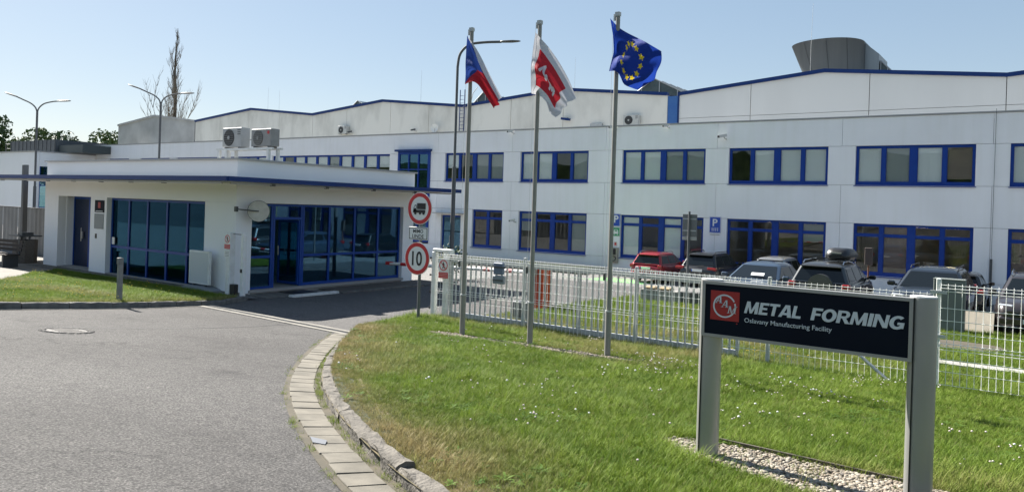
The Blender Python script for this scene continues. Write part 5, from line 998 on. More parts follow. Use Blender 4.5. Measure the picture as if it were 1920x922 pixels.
# ================================================================ cars
def paint(name, c, metal=.3): return M(name, c, .32, metal, coat=.8)
TAIL = M('tail_lamp', (.26,.010,.010), .2, coat=.4); HEAD = M('head_lamp', (.62,.64,.66), .08, .4, coat=1)
PLATE = M('plate_white', (.72,.73,.73), .5); CHROME = M('chrome', (.6,.6,.61), .12, 1)
def rrect(x0, x1, y0, y1, r, z):
    pts = []
    for cx_, cy_, a0 in ((x1-r,y1-r,0),(x0+r,y1-r,90),(x0+r,y0+r,180),(x1-r,y0+r,270)):
        for k in range(4): a = R(a0+30*k); pts.append((cx_+r*math.cos(a), cy_+r*math.sin(a), z))
    return pts
def car(name, label, pm, loc, rz, L=4.3, W=1.8, H=1.5, belt=.92, hood=.80, ywb=1.0, yrf=.35, yrr=-1.75, yrb=-2.0, wr=.32, rails=False, suv=False, tail='corner', group='cars parked in the yard', spare=False, trim=None, pitch=0, spoiler=True, pillars=(.1,-.85)):
    t = thing(name, label, 'car', loc, rz, group); t.rotation_euler = (pitch,0,rz); h2 = L/2
    st = [(-h2,.46,belt*.74,.80),(-h2+.05,.36,belt*.86,.90),(-h2+.16,.27,belt*.965,.965),(-h2+.45,.24,belt,.99),(yrb+.55,.22,belt,1),(0,.22,belt*.995,1),(ywb-.1,.22,belt*.985,1),(ywb+.25,.22,hood*1.06,.995),(h2-.65,.23,hood,.985),(h2-.28,.26,hood*.955,.94),(h2-.08,.32,hood*.86,.86),(h2,.42,hood*.72,.76)]
    b = MB(); n = 0
    for y, zl, zb_, wf in st:
        w_ = W/2*wf; half = [(0,zl),(w_*.82,zl),(w_*.96,zl+.09),(w_*.995,zl+(zb_-zl)*.30),(w_,zl+(zb_-zl)*.62),(w_*.985,zb_-.11),(w_*.94,zb_-.035),(w_*.86,zb_),(w_*.45,zb_+.03),(0,zb_+.038)]
        ring = half + [(-x,z) for x, z in half[-2:0:-1]]; n = len(ring); b.v += [(x,y,z) for x, z in ring]
    for i in range(len(st)-1):
        for j in range(n): b.f.append((i*n+j, i*n+(j+1)%n, i*n+n+(j+1)%n, i*n+n+j)); b.m.append(0); b.sm.append(True)
    k = len(st)-1; b.f += [tuple(range(n-1,-1,-1)), tuple(k*n+j for j in range(n))]; b.m += [0,0]; b.sm += [False,False]
    b.f = [tuple(reversed(f)) for f in b.f]
    body = b.build('body', pm, t)
    # cabin
    wb, wt = W/2*.925, W/2*.70; zb_ = belt-.01; zt = H-.10
    base = (wb, yrb, ywb, zb_); top = (wt, yrr, yrf, zt); b = MB(); rings = []
    def lp(f): return tuple(base[i]+(top[i]-base[i])*f for i in range(4))
    for f in (0,.5,.93,1):
        w_, y0, y1, z = lp(f); s_ = 0 if f < 1 else .03; rings.append(rrect(-w_+s_, w_-s_, y0+s_, y1-s_, .14, z+(.012 if f == 1 else 0)))
    w_, y0, y1, z = top; rings.append(rrect(-w_+.10,w_-.10,y0+.13,y1-.16,.14,H-.045)); rings.append(rrect(-w_+.24,w_-.24,y0+.34,y1-.40,.14,H-.014)); rings.append(rrect(-w_*.35,w_*.35,y0+.75,y1-.7,.1,H))
    for r_ in rings: b.v += r_
    n = 16
    for i in range(len(rings)-1):
        for j in range(n): b.f.append((i*n+j,i*n+(j+1)%n,i*n+n+(j+1)%n,i*n+n+j)); b.m.append(0); b.sm.append(i > 1)
    b.f.append(tuple((len(rings)-1)*n+j for j in range(n))); b.m.append(0); b.sm.append(True)
    cab = b.build('cabin', pm, t)
    def panel(nm, quad, off, mat, par=t):
        q = [Vector(p) for p in quad]; nr = (q[1]-q[0]).cross(q[3]-q[0]).normalized(); b = MB(); vs = [p for p in q]+[p+nr*off for p in q]
        ce = sum(q, Vector())/4; vs[4:] = [ce+nr*off+(p-ce)*.985 for p in q]
        b.add(vs,[(4,5,6,7)]+[(i,(i+1)%4,4+(i+1)%4,4+i) for i in range(4)]); return b.build(nm, mat, par)
    def rear(f, x): w_,y0,y1,z = lp(f); return (x*(w_-.085), y0, z)
    def front(f, x): w_,y0,y1,z = lp(f); return (x*(w_-.085), y1, z)
    panel('rear_window', [rear(.10,-1),rear(.10,1),rear(.90,1),rear(.90,-1)], .012, CARGLASS); panel('windscreen', [front(.05,1),front(.05,-1),front(.94,-1),front(.94,1)], .012, CARGLASS)
    for s_ in (1,-1):
        def side(f, y): w_,y0,y1,z = lp(f); return (s_*w_, min(max(y,y0+.17),y1-.13), z)
        cuts_ = [9, *pillars, -9]
        for a, c in zip(cuts_, cuts_[1:]):
            q = [side(.09,a-.035),side(.09,c+.035),side(.88,c+.035),side(.88,a-.035)]
            if q[0][1]-q[1][1] < .12: continue
            if q[3][1]-q[2][1] < .05: q[2] = (q[2][0], q[3][1]-.05, q[2][2])
            if s_ > 0: q = [q[1],q[0],q[3],q[2]]
            panel('side_window', q, .010, CARGLASS)
        for nm, y in (('door_handle',.0),('door_handle',-.85)):
            b = MB(); b.bbox(-.09,.09,-.012,.012,-.014,.014,.005); o = b.build('door_handle', trim or pm, t); o.rotation_euler=(0,0,pi/2); o.location = (s_*(W/2*.995), y-.2, belt-.14)
        b = MB(); b.bbox(-.11,.10,-.06,.06,-.065,.075,.03); o = b.build('mirror', pm, t); o.location = (s_*(W/2+.10), ywb-.22, belt+.06); b = MB(); b.box(-.085,.08,-.064,-.0605,-.045,.055); b.build('mirror_glass', CARGLASS, o); b = MB(); b.box(-.14*s_-.03,-.14*s_+.03,-.03,.03,-.06,.0); b.build('mirror_foot', BLACK, o)
        for yw in (h2-.85, -h2+.80):
            b = MB(); b.disc((0,0,0), wr, (1,0,0), .21, 24); wo = b.build('wheel', RUBBER, t); wo.location = (s_*(W/2-.095), yw, wr); b = MB(); b.disc((s_*.103,0,0), wr*.64, (1,0,0), .012, 20); 
            for k in range(5): b.obox((s_*.112, wr*.32*math.sin(2*pi*k/5), wr*.32*math.cos(2*pi*k/5)),(.012,.06,wr*.62),Matrix.Rotation(-2*pi*k/5,3,'X'))
            b.build('rim', SILVER, wo)
            b = MB(); m_ = 14
            for k in range(m_):
                a0, a1 = pi*k/m_-.1, pi*(k+1)/m_-.1+.02; X_ = s_*(W/2+.006); r0, r1 = wr+.005, wr+.07
                P = lambda a, r: (yw+r*math.cos(a), wr+r*math.sin(a)); q = [P(a0,r0),P(a1,r0),P(a1,r1),P(a0,r1)]; b.prism(q, lambda p,z:(X_-.02*s_,p,z), lambda p,z:(X_,p,z))
            b.build('wheel_arch', BLACK if suv else pm, t)
        # lamps
        if tail == 'corner': b = MB(); b.bbox(-.13,.10,-.10,.12,-.09,.09,.03); o = b.build('tail_light', TAIL, t); o.location = (s_*(W/2-.125), -h2+.13, belt-.10)
        elif tail == 'high': b = MB(); b.bbox(-.05,.05,-.06,.06,-.20,.20,.025); o = b.build('tail_light', TAIL, t); o.location = (s_*(wb-.04), yrb+.12, belt+.14)
        elif tail == 'wide': b = MB(); b.bbox(-.30,.12,-.08,.14,-.065,.065,.025); o = b.build('tail_light', TAIL, t); o.location = (s_*(W/2-.15), -h2+.13, belt-.09)
        b = MB(); b.bbox(-.20,.16,-.18,.10,-.085,.075,.035); o = b.build('headlight', HEAD, t); o.location = (s_*(W/2-.27), h2-.20, hood-.155); o.rotation_euler = (0,0,-s_*.25)
        if rails: b = MB(); b.tube([(s_*(wt-.06),yrr+.15,H-.05),(s_*(wt-.06),yrr+.3,H+.035),(s_*(wt-.06),yrf-.3,H+.035),(s_*(wt-.06),yrf-.1,H-.05)],.02,6); b.build('roof_rail', CHROME if rails == 'chrome' else BLACK, t)
    low = BLACK if suv else pm
    b = MB(); b.bbox(-W*.46,W*.46,-h2-.05,-h2+.25,.32,.56,.06); o = b.build('rear_bumper', low, t); b = MB(); b.bbox(-W*.45,W*.45,h2-.28,h2+.04,.26,.52,.06); b.build('front_bumper', low, t)
    b = MB(); b.bbox(-.48,.48,h2-.10,h2+.018,.54,.66,.02); b.build('grille', BLACK, t)
    b = MB(); b.box(-.26,.26,-h2-.062 if not spare else -h2-.06,-h2-.051 if not spare else -h2-.05,.40,.51) if suv and spare else b.box(-.26,.26,-h2-.02,-h2+.03,belt-.24,belt-.13); pl_ = b.build('number_plate', PLATE, t); yb = -h2-.063 if spare else -h2-.0215; b = MB(); zc = .40 if spare else belt-.24; b.box(-.258,-.215,yb-.001,yb+.001,zc+.004,zc+.106); b.build('plate_band', SIGNBLUE, pl_)
    b = MB(); b.box(-.26,.26,h2+.041,h2+.052,.36,.47); b.build('number_plate', PLATE, t)
    b = MB(); b.tube([(-.05,yrb-.02+.0,belt+.02),(.28,yrb-.015,belt+.045)],.012,5); b.build('rear_wiper', BLACK, t)
    if spoiler: b = MB(); w_,y0,y1,z = lp(.96); b.bbox(-w_*.92,w_*.92,y0-.16,y0+.10,z-.01,z+.025,.01); b.build('spoiler', pm, t)
    if spare:
        b = MB(); b.disc((.08,-h2-.10,.86),.37,(0,1,0),.2,28); b.disc((.08,-h2-.20,.86),.30,(0,1,0),.03,28); b.build('spare_wheel_cover', M('spare_cover',(.10,.105,.11),.35,.4,coat=.4), t)
    return t
car('parked_car','red hatchback with pale-glazed tailgate parked beside the office wall', paint('red_paint',(.30,.010,.018)), (-16.05,36.55,-1.95), R(0), 3.95,1.72,1.50,.93,.86, .9,.2,-1.62,-1.9,.30, rails='chrome', pillars=(.05,-.85))
car('parked_car','black estate-backed car with white plate, parked right of the red hatchback', paint('black_paint',(.012,.013,.015)), (-13.45,36.9,-1.95), R(0), 4.5,1.88,1.64,1.0,.92, 1.1,.4,-1.7,-2.1,.35, rails=True, tail='wide')
car('parked_car','blue-grey saloon facing the fence with a paper behind its windscreen', paint('steel_blue_paint',(.055,.085,.13),.5), (-7.75,25.8,-1.36), R(180), 4.5,1.80,1.38,.88,.78, .95,.1,-1.35,-1.95,.31, spoiler=False)
car('parked_car','silver-grey estate with dark rear window and high red lamps behind the blue saloon', paint('silver_paint',(.30,.31,.32),.6), (-10.25,37.3,-1.95), R(0), 4.4,1.76,1.62,.94,.84, 1.0,.3,-1.85,-2.05,.31, tail='high')
cb_ = car('parked_car','dark grey off-roader carrying a black roof box, spare wheel on its back', paint('graphite_paint',(.055,.058,.060),.5), (-5.5,26.0,-1.335), R(0), 4.1,1.80,1.55,.97,.90, 1.0,.35,-1.72,-1.98,.35, rails='chrome', suv=True, spare=True)
car('parked_car','big dark slate off-roader facing the fence, behind the utility cabinet', paint('slate_paint',(.012,.017,.025),.3), (-2.65,25.85,-1.335), R(180), 4.5,1.92,1.53,.98,.94, 1.0,.35,-1.85,-2.1,.36, rails=True, suv=True)
car('parked_car','black car parked far back at the wall, half hidden by the slate off-roader', paint('deep_black_paint',(.010,.010,.011)), (-2.75,36.7,-1.95), R(0), 4.3,1.80,1.52,.93,.85, .95,.3,-1.7,-2.0,.32)
car('parked_car','brownish-grey car with bright headlight cut by the right picture edge', paint('taupe_paint',(.045,.038,.038),.4), (-.15,25.75,-1.335), R(180), 4.4,1.82,1.52,.95,.90, 1.0,.35,-1.8,-2.0,.33, suv=False, rails='chrome')
# paper behind the blue saloon's screen
b = MB(); b.obox((0,0,0),(.42,.004,.14),Matrix.Rotation(R(-55),3,'X')); o = b.build('paper', PLATE); fin(o,None,'white paper lying behind the windscreen of the blue saloon','paper'); o.location = (-7.62,24.98,-.335)
# roof box and its bars
rb = thing('roof_box', 'black roof box strapped on the dark grey off-roader', 'roof box', (-5.25,26.0,.245)); BX = M('roof_box_shell',(.016,.016,.017),.4,coat=.1); b = MB(); rings = []
for y, w_, z0, z1 in ((-1.0,.22,.10,.20),(-.92,.33,.05,.34),(-.6,.37,.03,.40),(.2,.37,.03,.37),(.75,.33,.05,.27),(1.02,.20,.09,.16)):
    rings.append([(-w_,y,z0+.06),(-w_*.8,y,z0),(w_*.8,y,z0),(w_,y,z0+.06),(w_*.97,y,z0+(z1-z0)*.5),(w_*.75,y,z1-.02),(w_*.3,y,z1),(-w_*.3,y,z1),(-w_*.75,y,z1-.02),(-w_*.97,y,z0+(z1-z0)*.5)])
for r_ in rings: b.v += r_
n = 10
for i in range(len(rings)-1):
    for j in range(n): b.f.append((i*n+j,i*n+n+j,i*n+n+(j+1)%n,i*n+(j+1)%n)); b.m.append(0); b.sm.append(True)
b.f += [tuple(range(n)), tuple((len(rings)-1)*n+j for j in range(n-1,-1,-1))]; b.m += [0,0]; b.sm += [False]*2
b.build('shell', BX, rb); b = MB(); b.box(-.15,.15,-1.004,-.93,.23,.27); b.build('badge_strip', SILVER, rb)
for y in (-.55,.45): b = MB(); b.box(-.88,.46,y-.03,y+.03,-.015,.025); b.build('crossbar', BLACK, rb)

# ================================================================ trees
LEAFM = M('tree_leaf', (.055,.095,.022), .6, c2=(.03,.06,.014), vs=1.1); LEAF2 = M('tree_leaf_light', (.10,.14,.035), .6, c2=(.06,.10,.025), vs=1.5); BARK = M('bark', (.10,.085,.07), .9, c2=(.06,.05,.04), vs=3, bump=.4, bs=6)
def leafy_tree(label, x, y, zb_, h, r, seed, mat, n=4200):
    rg = np.random.default_rng(seed); t = thing('broadleaf_tree', label, 'tree', (x,y,zb_), group='trees beyond the annex')
    b = MB(); b.tube([(0,0,0),(.1,.05,h*.3),(0,.1,h*.6)],[r*.09,r*.07,r*.03],7); cl = []
    for k in range(15):
        a = rg.random()*2*pi; rr = r*(.25+.75*rg.random()**.5); z = h*(.42+.52*rg.random()); rr *= math.sin(min(1,(h*1.02-z)/(h*.6)+.15)*pi/2); c_ = np.array([rr*math.cos(a)*.85, rr*math.sin(a)*.85, z]); cl.append((c_, r*(.22+.22*rg.random())))
        b.tube([(0,.05,h*(.25+.3*rg.random())), tuple(c_*np.array([.5,.5,.8])), tuple(c_)],[r*.035,r*.02,r*.008],4)
    b.build('trunk', BARK, t); b = MB()
    for k in range(n):
        c_, cr_ = cl[rg.integers(len(cl))]; d = rg.normal(size=3); d /= np.linalg.norm(d); p = c_+d*cr_*(.45+.65*rg.random()**.6); s_ = r*.052*(.6+rg.random()); u = rg.normal(size=3); u /= np.linalg.norm(u); v = np.cross(u, rg.normal(size=3)); v /= np.linalg.norm(v)
        b.add([p-u*s_, p+v*s_*.5, p+u*s_, p-v*s_*.5],[(0,1,2,3)])
    b.build('crown', mat, t)
for k, (x, y, h, r, m_, lab) in enumerate(((-137,51,14.2,6.5,LEAFM,'dense dark leafy tree at the extreme left beyond the annex'),(-131,55,13.0,4.5,LEAF2,'lighter tree just left of the rooftop plant enclosure'),(-126,58.5,12.6,4.5,LEAFM,'low tree top showing over the plant enclosure, right of the left lamp post'),(-121,62,12.8,5.0,LEAF2,'bushy tree top between the plant enclosure and the offices'),(-116,66,11.6,4.0,LEAFM,'small tree top at the left corner of the office roof'))): leafy_tree(lab, x, y, -2, h, r, 20+k, m_)
# bare poplar
pt = thing('poplar_tree', 'tall bare poplar with upswept branches behind the grey shed', 'tree', (-103,62,-2)); rg = random.Random(11); b = MB(); H_ = 27.6
def pz(z): return (.35*math.sin(z*.35)*.5, .2*math.sin(z*.5))
b.tube([(*pz(z),z) for z in np.linspace(0,H_,14)],[.42*(1-z/H_)**.8+.03 for z in np.linspace(0,H_,14)],7); b.build('trunk', BARK, pt)
TW = M('twig_bark', (.20,.175,.15), .9)
def branch(b, p, d, L, r, depth):
    pts = [p]; q = Vector(p); dd = Vector(d)
    for k in range(4):
        dd = (dd + Vector((rg.gauss(0,.10), rg.gauss(0,.10), .16))).normalized(); q = q + dd*L/4; pts.append(tuple(q))
        if depth > 0 and k < 4:
            for _ in range(2 if depth > 1 else 3):
                a = rg.random()*2*pi; d2 = (dd + Vector((math.cos(a),math.sin(a),.3))*.55).normalized(); branch(b, tuple(q), d2, L*rg.uniform(.28,.5), r*.5, depth-1)
    b.tube(pts, [r, r*.8, r*.6, r*.45, r*.25], 3, cap=False, sm=False)
for k in range(28):
    z = H_*(.28+.68*(k/28)**.9); a = rg.random()*2*pi; b = MB(); L = (5.6-4.6*(k/28))*rg.uniform(.6,1.15); branch(b, (*pz(z), z), (math.cos(a)*.26, math.sin(a)*.26, .95), L, .075-.04*k/28, 2); b.build('branch', TW, pt)
for dx, dz, L in ((-1.0,9.5,9.5),(1.0,8.5,9),(1.7,7.5,6),(-1.5,8,6)):
    b = MB(); branch(b, (0,0,dz-2.5), (dx*.13,.05,.95), L, .11, 2); branch(b, (dx*.5,0,dz), (dx*.08,.05,1), L*.6, .07, 2); b.build('limb', TW, pt)
# ivy-like shrub near the side entrance
sh = thing('shrub', 'small light green shrub before the office entrance, above the gate portal', 'shrub', (-19.2,23.4,-1.33)); b = MB(); rg2 = np.random.default_rng(3)
for k in range(700):
    d = rg2.normal(size=3); d /= np.linalg.norm(d); p = d*np.array([.9,.6,.62])*(.5+.5*rg2.random())+np.array([0,0,.75]); s_ = .06; u = rg2.normal(size=3); u /= np.linalg.norm(u); v = np.cross(u, d+.01); v /= np.linalg.norm(v); b.add([p-u*s_,p+v*s_*.5,p+u*s_,p-v*s_*.5],[(0,1,2,3)])
b.build('foliage', LEAFM, sh); b = MB(); b.tube([(0,0,0),(.05,0,.6)],.03,5); b.tube([(0,0,0),(-.3,.1,.7)],.02,5); b.build('stem', BARK, sh)

# ================================================================ grass, clover, gravel: scattered for real
def blade_mat(name, g0, g1, d0, d1):
    m, n, p = _new(name); p.inputs['Roughness'].default_value = .6; p.inputs['Specular IOR Level'].default_value = .14
    at = n.nodes.new('ShaderNodeAttribute'); at.attribute_type = 'INSTANCER'; at.attribute_name = 'dry'; a2 = n.nodes.new('ShaderNodeAttribute'); a2.attribute_type = 'INSTANCER'; a2.attribute_name = 'tone'
    g = _mix(n, a2.outputs['Fac'], g0, g1); d = _mix(n, a2.outputs['Fac'], d0, d1); c = _mix(n, at.outputs['Fac'], g, d); n.links.new(c, p.inputs['Base Color'])
    tr = n.nodes.new('ShaderNodeBsdfTranslucent'); n.links.new(c, tr.inputs[0]); mx = n.nodes.new('ShaderNodeMixShader'); mx.inputs[0].default_value = .33; n.links.new(p.outputs[0], mx.inputs[1]); n.links.new(tr.outputs[0], mx.inputs[2]); n.links.new(mx.outputs[0], n.nodes['Material Output'].inputs[0]); return m
GRASSM = blade_mat('grass_blade', (.080,.150,.013), (.190,.272,.036), (.25,.20,.085), (.36,.295,.15))
def clump(name, nb, h, w_, spread, seed, mat, lean=.5):
    rg = random.Random(seed); b = MB()
    for k in range(nb):
        a = rg.random()*2*pi; r0 = spread*rg.random()**.5; x, y = r0*math.cos(a), r0*math.sin(a); a2 = rg.random()*2*pi; hh = h*rg.uniform(.5,1.15); ln_ = lean*rg.uniform(.2,1.2)*hh; ww = w_*rg.uniform(.7,1.2); px_, py_ = -math.sin(a2)*ww/2, math.cos(a2)*ww/2
        vs = []
        for t_, wf in ((0,1),(.45,.85),(.8,.5)):
            cx_, cy_, cz_ = x+math.cos(a2)*ln_*t_*t_, y+math.sin(a2)*ln_*t_*t_, hh*t_*(1-.18*t_*lean); vs += [(cx_+px_*wf,cy_+py_*wf,cz_),(cx_-px_*wf,cy_-py_*wf,cz_)]
        vs.append((x+math.cos(a2)*ln_,y+math.sin(a2)*ln_,hh*(1-.2*lean))); b.add(vs,[(0,1,3,2),(2,3,5,4),(4,5,6)],0,True)
    me = b.mesh(name, mat); return bpy.data.objects.new(name, me)
def scatter(name, pts, protos, sc_, dry, tone, pick, tilt=None, **kw):
    me = bpy.data.meshes.new(name); n = len(pts); me.vertices.add(n); me.vertices.foreach_set('co', np.asarray(pts, np.float32).ravel())
    for nm, val in (('sz',sc_),('dry',dry),('tone',tone),('rz',rng.random(n)*2*pi)): me.attributes.new(nm,'FLOAT','POINT').data.foreach_set('value', np.asarray(val,np.float32))
    me.attributes.new('pick','INT','POINT').data.foreach_set('value', np.asarray(pick,np.int32))
    o = bpy.data.objects.new(name, me); col.objects.link(o); fin(o, None, kind='stuff', **kw)
    ng = bpy.data.node_groups.new(name,'GeometryNodeTree'); ng.interface.new_socket('Geometry',in_out='INPUT',socket_type='NodeSocketGeometry'); ng.interface.new_socket('Geometry',in_out='OUTPUT',socket_type='NodeSocketGeometry')
    N = ng.nodes; gi = N.new('NodeGroupInput'); go = N.new('NodeGroupOutput'); ip = N.new('GeometryNodeInstanceOnPoints'); jn = N.new('GeometryNodeJoinGeometry')
    for pr in reversed(protos):
        oi = N.new('GeometryNodeObjectInfo'); oi.inputs['Object'].default_value = pr; oi.inputs['As Instance'].default_value = True; ng.links.new(oi.outputs['Geometry'], jn.inputs[0])
    def at(nm, ty='FLOAT'): a = N.new('GeometryNodeInputNamedAttribute'); a.data_type = ty; a.inputs['Name'].default_value = nm; return a.outputs[0]
    ng.links.new(gi.outputs[0], ip.inputs['Points']); ng.links.new(jn.outputs[0], ip.inputs['Instance']); ip.inputs['Pick Instance'].default_value = True; ng.links.new(at('pick','INT'), ip.inputs['Instance Index'])
    cx_ = N.new('ShaderNodeCombineXYZ'); ng.links.new(at('rz'), cx_.inputs[2]); ng.links.new(cx_.outputs[0], ip.inputs['Rotation']); ng.links.new(at('sz'), ip.inputs['Scale']); ng.links.new(ip.outputs[0], go.inputs[0])
    md = o.modifiers.new('scatter','NODES'); md.node_group = ng; return o
def inside(P, poly):
    x, y = P[:,0], P[:,1]; c = np.zeros(len(P), bool); q = np.array(poly); j = len(q)-1
    for i in range(len(q)):
        k = ((q[i,1] > y) != (q[j,1] > y)) & (x < (q[j,0]-q[i,0])*(y-q[i,1])/(q[j,1]-q[i,1]+1e-12)+q[i,0]); c ^= k; j = i
    return c
def vnoise(P, s, seed):
    rg = np.random.default_rng(seed); G_ = rg.random((64,64)); q = P/s; i = np.floor(q).astype(int); f = q-i; f = f*f*(3-2*f); g = lambda a, b_: G_[(i[:,0]+a)%64,(i[:,1]+b_)%64]
    return (g(0,0)*(1-f[:,0])+g(1,0)*f[:,0])*(1-f[:,1])+(g(0,1)*(1-f[:,0])+g(1,1)*f[:,0])*f[:,1]
def dist_to(P, line):
    L_ = np.array(line); d = np.full(len(P), 1e9)
    for a, c in zip(L_, L_[1:]):
        v = c-a; t_ = np.clip(((P-a)@v)/(v@v),0,1); d = np.minimum(d, np.hypot(*(P-a-t_[:,None]*v).T))
    return d
def in_view(P, z, m=.06):                                     # keep what the photograph could see, with margin for a side step
    Fv = np.array([_F.x,_F.y]); Rv = np.array([_R0.x,_R0.y]); d = P@Fv; u = P@Rv; return (d > .8) & (np.abs(u) < d*(960/1433*1.12)+1.6)
GB = [(-2.92,6.72),(-2.72,6.98),(-2.1,7.02),(-1.2,7.0),(-.35,6.98),(-.30,6.3),(-.6,6.1),(-1.4,6.02),(-2.2,6.22),(-2.7,6.42)]   # gravel bed below the sign
lawn_np = lambda y: np.interp(y, [a for a,_ in LAWNT], [c for _,c in LAWNT]); road_np = lambda y: np.interp(y, [a for a,_ in ROADT], [c for _,c in ROADT])
PB = [(-9.7,11.5),(-5.7,11.75)]                                # pebble strip along the flagpole feet
protos = [clump('grass_clump',13,.075,.0046,.065,1,GRASSM),clump('grass_clump',13,.10,.005,.075,2,GRASSM,.8),clump('grass_clump',10,.05,.006,.06,3,GRASSM,1.1),clump('grass_clump',7,.17,.005,.05,4,GRASSM,.6)]
def lawn_points(n, x0, x1, y0, y1, poly): P = np.stack([rng.uniform(x0,x1,n), rng.uniform(y0,y1,n)],1); return P[inside(P,poly) & in_view(P,0)]
Pn = np.concatenate([lawn_points(150000,-10,5,3,9,ISL_POLY), lawn_points(150000,-12.5,7,6.5,14.4,ISL_POLY), lawn_points(80000,-12.5,8,14,23.4,ISL_POLY)])
kd = dist_to(Pn, isl_edge); gbin = inside(Pn, GB); fp = dist_to(Pn, PB)
d1, d2, d3 = vnoise(Pn,1.3,1), vnoise(Pn,.35,2), vnoise(Pn,3.0,3)
dry = np.clip(1.25 - kd/(.5+1.1*d1), 0, 1)*(.55+.6*d2)*np.clip((Pn[:,0]+13)/1.5,0,1); dry = np.maximum(dry, np.clip((d3-.60)*3,0,.55)*d2*1.4); dry = np.maximum(dry, np.where(rng.random(len(Pn)) < .10, .7, 0))
dry = np.clip(dry + rng.normal(0,.12,len(Pn)),0,1); keep = ~gbin & (fp > .16+.2*d2) & (rng.random(len(Pn)) < 1-.25*dry) & ~((np.abs(Pn[:,1]-17.3) < .27) & (Pn[:,0] > -2)) & ~((np.hypot((Pn[:,0]+1.6),(Pn[:,1]-20.3)*1.4) < .95))
keep |= gbin & (rng.random(len(Pn)) < .02)
Pn, dry, d1, d2, kd, d3 = Pn[keep], dry[keep], d1[keep], d2[keep], kd[keep], d3[keep]
zz = np.where(kd < .45, np.maximum(lawn_np(Pn[:,1]), (road_np(Pn[:,1])+.1)), lawn_np(Pn[:,1]))-.004
szs = (.38+.65*d1*d2+.28*d1+.26*rng.random(len(Pn)))*(1-.3*dry)*np.where(Pn[:,1] > 14.3, 1.35, 1)*np.where(kd < .25,.8,1); hz = np.clip((Pn[:,1]-12.2)/1.4,0,1)*(Pn[:,1] < 14.3); szs *= 1+.45*hz
pick = np.where(rng.random(len(Pn)) < .05, 3, rng.integers(0,3,len(Pn)))
scatter('grass', np.column_stack([Pn,zz]), protos, szs, dry, np.clip(.2+.7*d2+rng.normal(0,.22,len(Pn)),0,1), pick)
# gatehouse lawn
Pl = lawn_points(70000,-29,-15,3,13.1,LEFT_POLY); l1_, l2_ = vnoise(Pl,1.5,8), vnoise(Pl,.5,9); kdl = dist_to(Pl, KL); dr_l = np.clip(.75-kdl/1.1,0,1)*(.5+.6*l2_)+np.clip((l1_-.62)*2,0,.5); zl = np.interp(Pl[:,1],[a for a,_ in ROADT],[c for _,c in ROADT])+.112
scatter('grass', np.column_stack([Pl,zl]), protos, .75+.7*l1_, np.clip(dr_l+rng.normal(0,.1,len(Pl)),0,1), np.clip(.35+.6*l2_+rng.normal(0,.2,len(Pl)),0,1), rng.integers(0,3,len(Pl)))
Pw = np.stack([rng.uniform(-31,-20.5,6000), rng.uniform(36.25,38.9,6000)],1); scatter('grass', np.column_stack([Pw,np.full(len(Pw),-1.85)]), protos, np.full(len(Pw),2.4), rng.random(len(Pw))*.3, rng.random(len(Pw)), rng.integers(0,3,len(Pw)))
# weeds in the gutter
fe = resample(ISL, .03); ii = rng.integers(0,len(fe)-1,900); t_ = fe[np.minimum(ii+1,len(fe)-1)]-fe[np.maximum(ii-1,0)]; t_ /= np.hypot(*t_.T)[:,None]; nr = np.stack([-t_[:,1],t_[:,0]],1); off = np.where(rng.random(900) < .78, rng.uniform(.01,.075,900), rng.uniform(.40,.46,900)); Pg = fe[ii]+nr*off[:,None]; gk = vnoise(Pg,.45,5) > .36; Pg = Pg[gk]
scatter('weeds', np.column_stack([Pg, road_np(Pg[:,1])+.004]), protos, .30+.4*rng.random(len(Pg)), rng.random(len(Pg))*.35, .5+.5*rng.random(len(Pg)), rng.integers(0,3,len(Pg)))
# broad leaves, clover heads and yellow flowers
LFM = blade_mat('weed_leaf', (.055,.12,.02), (.13,.21,.04), (.2,.16,.08), (.2,.16,.08))
def leaf_rosette(name, nl, L, w_, seed):
    rg = random.Random(seed); b = MB()
    for k in range(nl):
        a = 2*pi*k/nl+rg.uniform(-.3,.3); l_ = L*rg.uniform(.7,1.1); c, s_ = math.cos(a), math.sin(a); up = rg.uniform(.25,.7); pts = []
        for t_, wf in ((.0,.1),(.4,1),(.75,.75)): pts += [(c*l_*t_-s_*w_*wf/2, s_*l_*t_+c*w_*wf/2, l_*up*t_*(1-.4*t_)+.01),(c*l_*t_+s_*w_*wf/2, s_*l_*t_-c*w_*wf/2, l_*up*t_*(1-.4*t_)+.01)]
        pts.append((c*l_,s_*l_,l_*up*.6)); b.add(pts,[(0,1,3,2),(2,3,5,4),(4,5,6)],0,True)
    return bpy.data.objects.new(name, b.mesh(name, LFM))
ros = [leaf_rosette('rosette',8,.10,.035,1),leaf_rosette('rosette',6,.13,.03,2)]
Pr = lawn_points(5200,-11,6,3,14,ISL_POLY); rk = vnoise(Pr,.9,15) > .5; Pr = Pr[rk & ~inside(Pr,GB)]; scatter('broadleaf_weeds', np.column_stack([Pr,lawn_np(Pr[:,1])+.01]), ros, .35+.45*rng.random(len(Pr)), np.zeros(len(Pr)), rng.random(len(Pr)), rng.integers(0,2,len(Pr)))
def flower(name, c, r, h, seed):
    rg = random.Random(seed); b = MB(); b.tube([(0,0,0),(.004,0,h*.6),(.0,.006,h)],.0016,3,0,cap=False); b.sph((0,.006,h),r,7,5,1,(1,1,.75)); return bpy.data.objects.new(name, b.mesh(name,[GRASSM,c]))
CLV = M('clover_head',(.62,.56,.52),.8,c2=(.52,.40,.40),vs=30); DSY = M('white_petals',(.72,.72,.68),.7); YEL = M('yellow_petals',(.72,.50,.02),.6)
fl_c = [flower('clover',CLV,.012,.10,1),flower('clover',CLV,.010,.08,2),flower('daisy',DSY,.014,.12,3)]; fl_y = [flower('buttercup',YEL,.015,.20,4),flower('buttercup',YEL,.012,.15,5)]
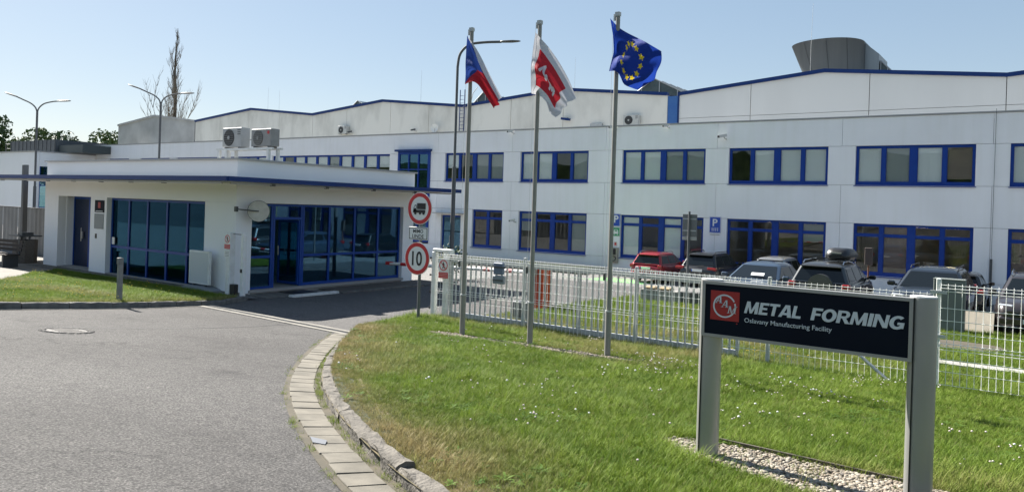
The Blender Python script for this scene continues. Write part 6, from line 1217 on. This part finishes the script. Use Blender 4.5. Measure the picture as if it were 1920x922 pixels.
Pc = lawn_points(9000,-11,7,4,14,ISL_POLY); cn = vnoise(Pc,.8,31)*.6+vnoise(Pc,.25,32)*.4; wy = np.clip((Pc[:,1]-4.5)/6,0.05,1); ck = (rng.random(len(Pc)) < np.clip((cn-.55)*5,0.004,.8)*wy*np.clip((Pc[:,0]+10.5)/3,.15,1)) & ~inside(Pc,GB); Pc = Pc[ck]
scatter('clover', np.column_stack([Pc,lawn_np(Pc[:,1])]), fl_c, .7+.45*rng.random(len(Pc)), np.zeros(len(Pc)), rng.random(len(Pc)), rng.choice([0,0,0,1,1,2],len(Pc)))
Py = lawn_points(9000,-9.5,3,14.5,22,ISL_POLY); yn = vnoise(Py,1.1,41)*.65+vnoise(Py,.4,42)*.35; Py = Py[rng.random(len(Py)) < np.clip((yn-.56)*3.2,0.0,.7)*np.clip((Py[:,0]+9.5)/2,0,1)*np.clip((-1.8-Py[:,0])/1.5,0,1)]
scatter('yellow_flowers', np.column_stack([Py,lawn_np(Py[:,1])]), fl_y, .55+.4*rng.random(len(Py)), np.zeros(len(Py)), rng.random(len(Py)), rng.integers(0,2,len(Py)))
Pd = lawn_points(700,-28,-16,6,13,LEFT_POLY); Pd = Pd[vnoise(Pd,1.6,51) > .45]; scatter('yellow_flowers', np.column_stack([Pd,np.interp(Pd[:,1],[a for a,_ in ROADT],[c for _,c in ROADT])+.1]), fl_y, .5+.4*rng.random(len(Pd)), np.zeros(len(Pd)), rng.random(len(Pd)), rng.integers(0,2,len(Pd)))
# gravel
def pebble(seed, c, c2):
    rg = random.Random(seed); b = MB(); b.sph((0,0,0),.5,7,5,0,(1,.75,.55)); b.v = [(x*rg.uniform(.8,1.15),y*rg.uniform(.8,1.15),z*rg.uniform(.85,1.1)) for x,y,z in b.v]; return bpy.data.objects.new('pebble', b.mesh('pebble', M('pebble_stone',c,.85,c2=c2,vs=30)))
peb = [pebble(1,(.30,.26,.20),(.23,.195,.15)),pebble(2,(.22,.18,.13),(.16,.135,.10)),pebble(3,(.38,.345,.28),(.31,.28,.23)),pebble(4,(.15,.13,.11),(.10,.09,.08)),pebble(5,(.26,.21,.16),(.20,.16,.125))]
sheet('bed_soil', GB, lambda y: lawn(y), LB, DIRT, dz=.005, kind='structure')
Pq = np.stack([rng.uniform(-3,-.2,9000),rng.uniform(5.9,7.1,9000)],1); Pq = Pq[inside(Pq,GB)]; Pq = Pq[:4600]
scatter('gravel', np.column_stack([Pq,lawn_np(Pq[:,1])+.008+.012*rng.random(len(Pq))]), peb, .018+.032*rng.random(len(Pq))**1.6, np.zeros(len(Pq)), rng.random(len(Pq)), rng.choice([0,0,1,2,2,3,4],len(Pq)))
u_ = rng.random(1700); Pf = np.stack([-9.8+4.2*u_+rng.normal(0,.05,1700), 11.44+.26*u_+rng.normal(0,.12,1700)],1)
scatter('gravel', np.column_stack([Pf,lawn_np(Pf[:,1])+.012]), peb, .02+.035*rng.random(1700), np.zeros(1700), rng.random(1700), rng.choice([0,1,3,1,4],1700))
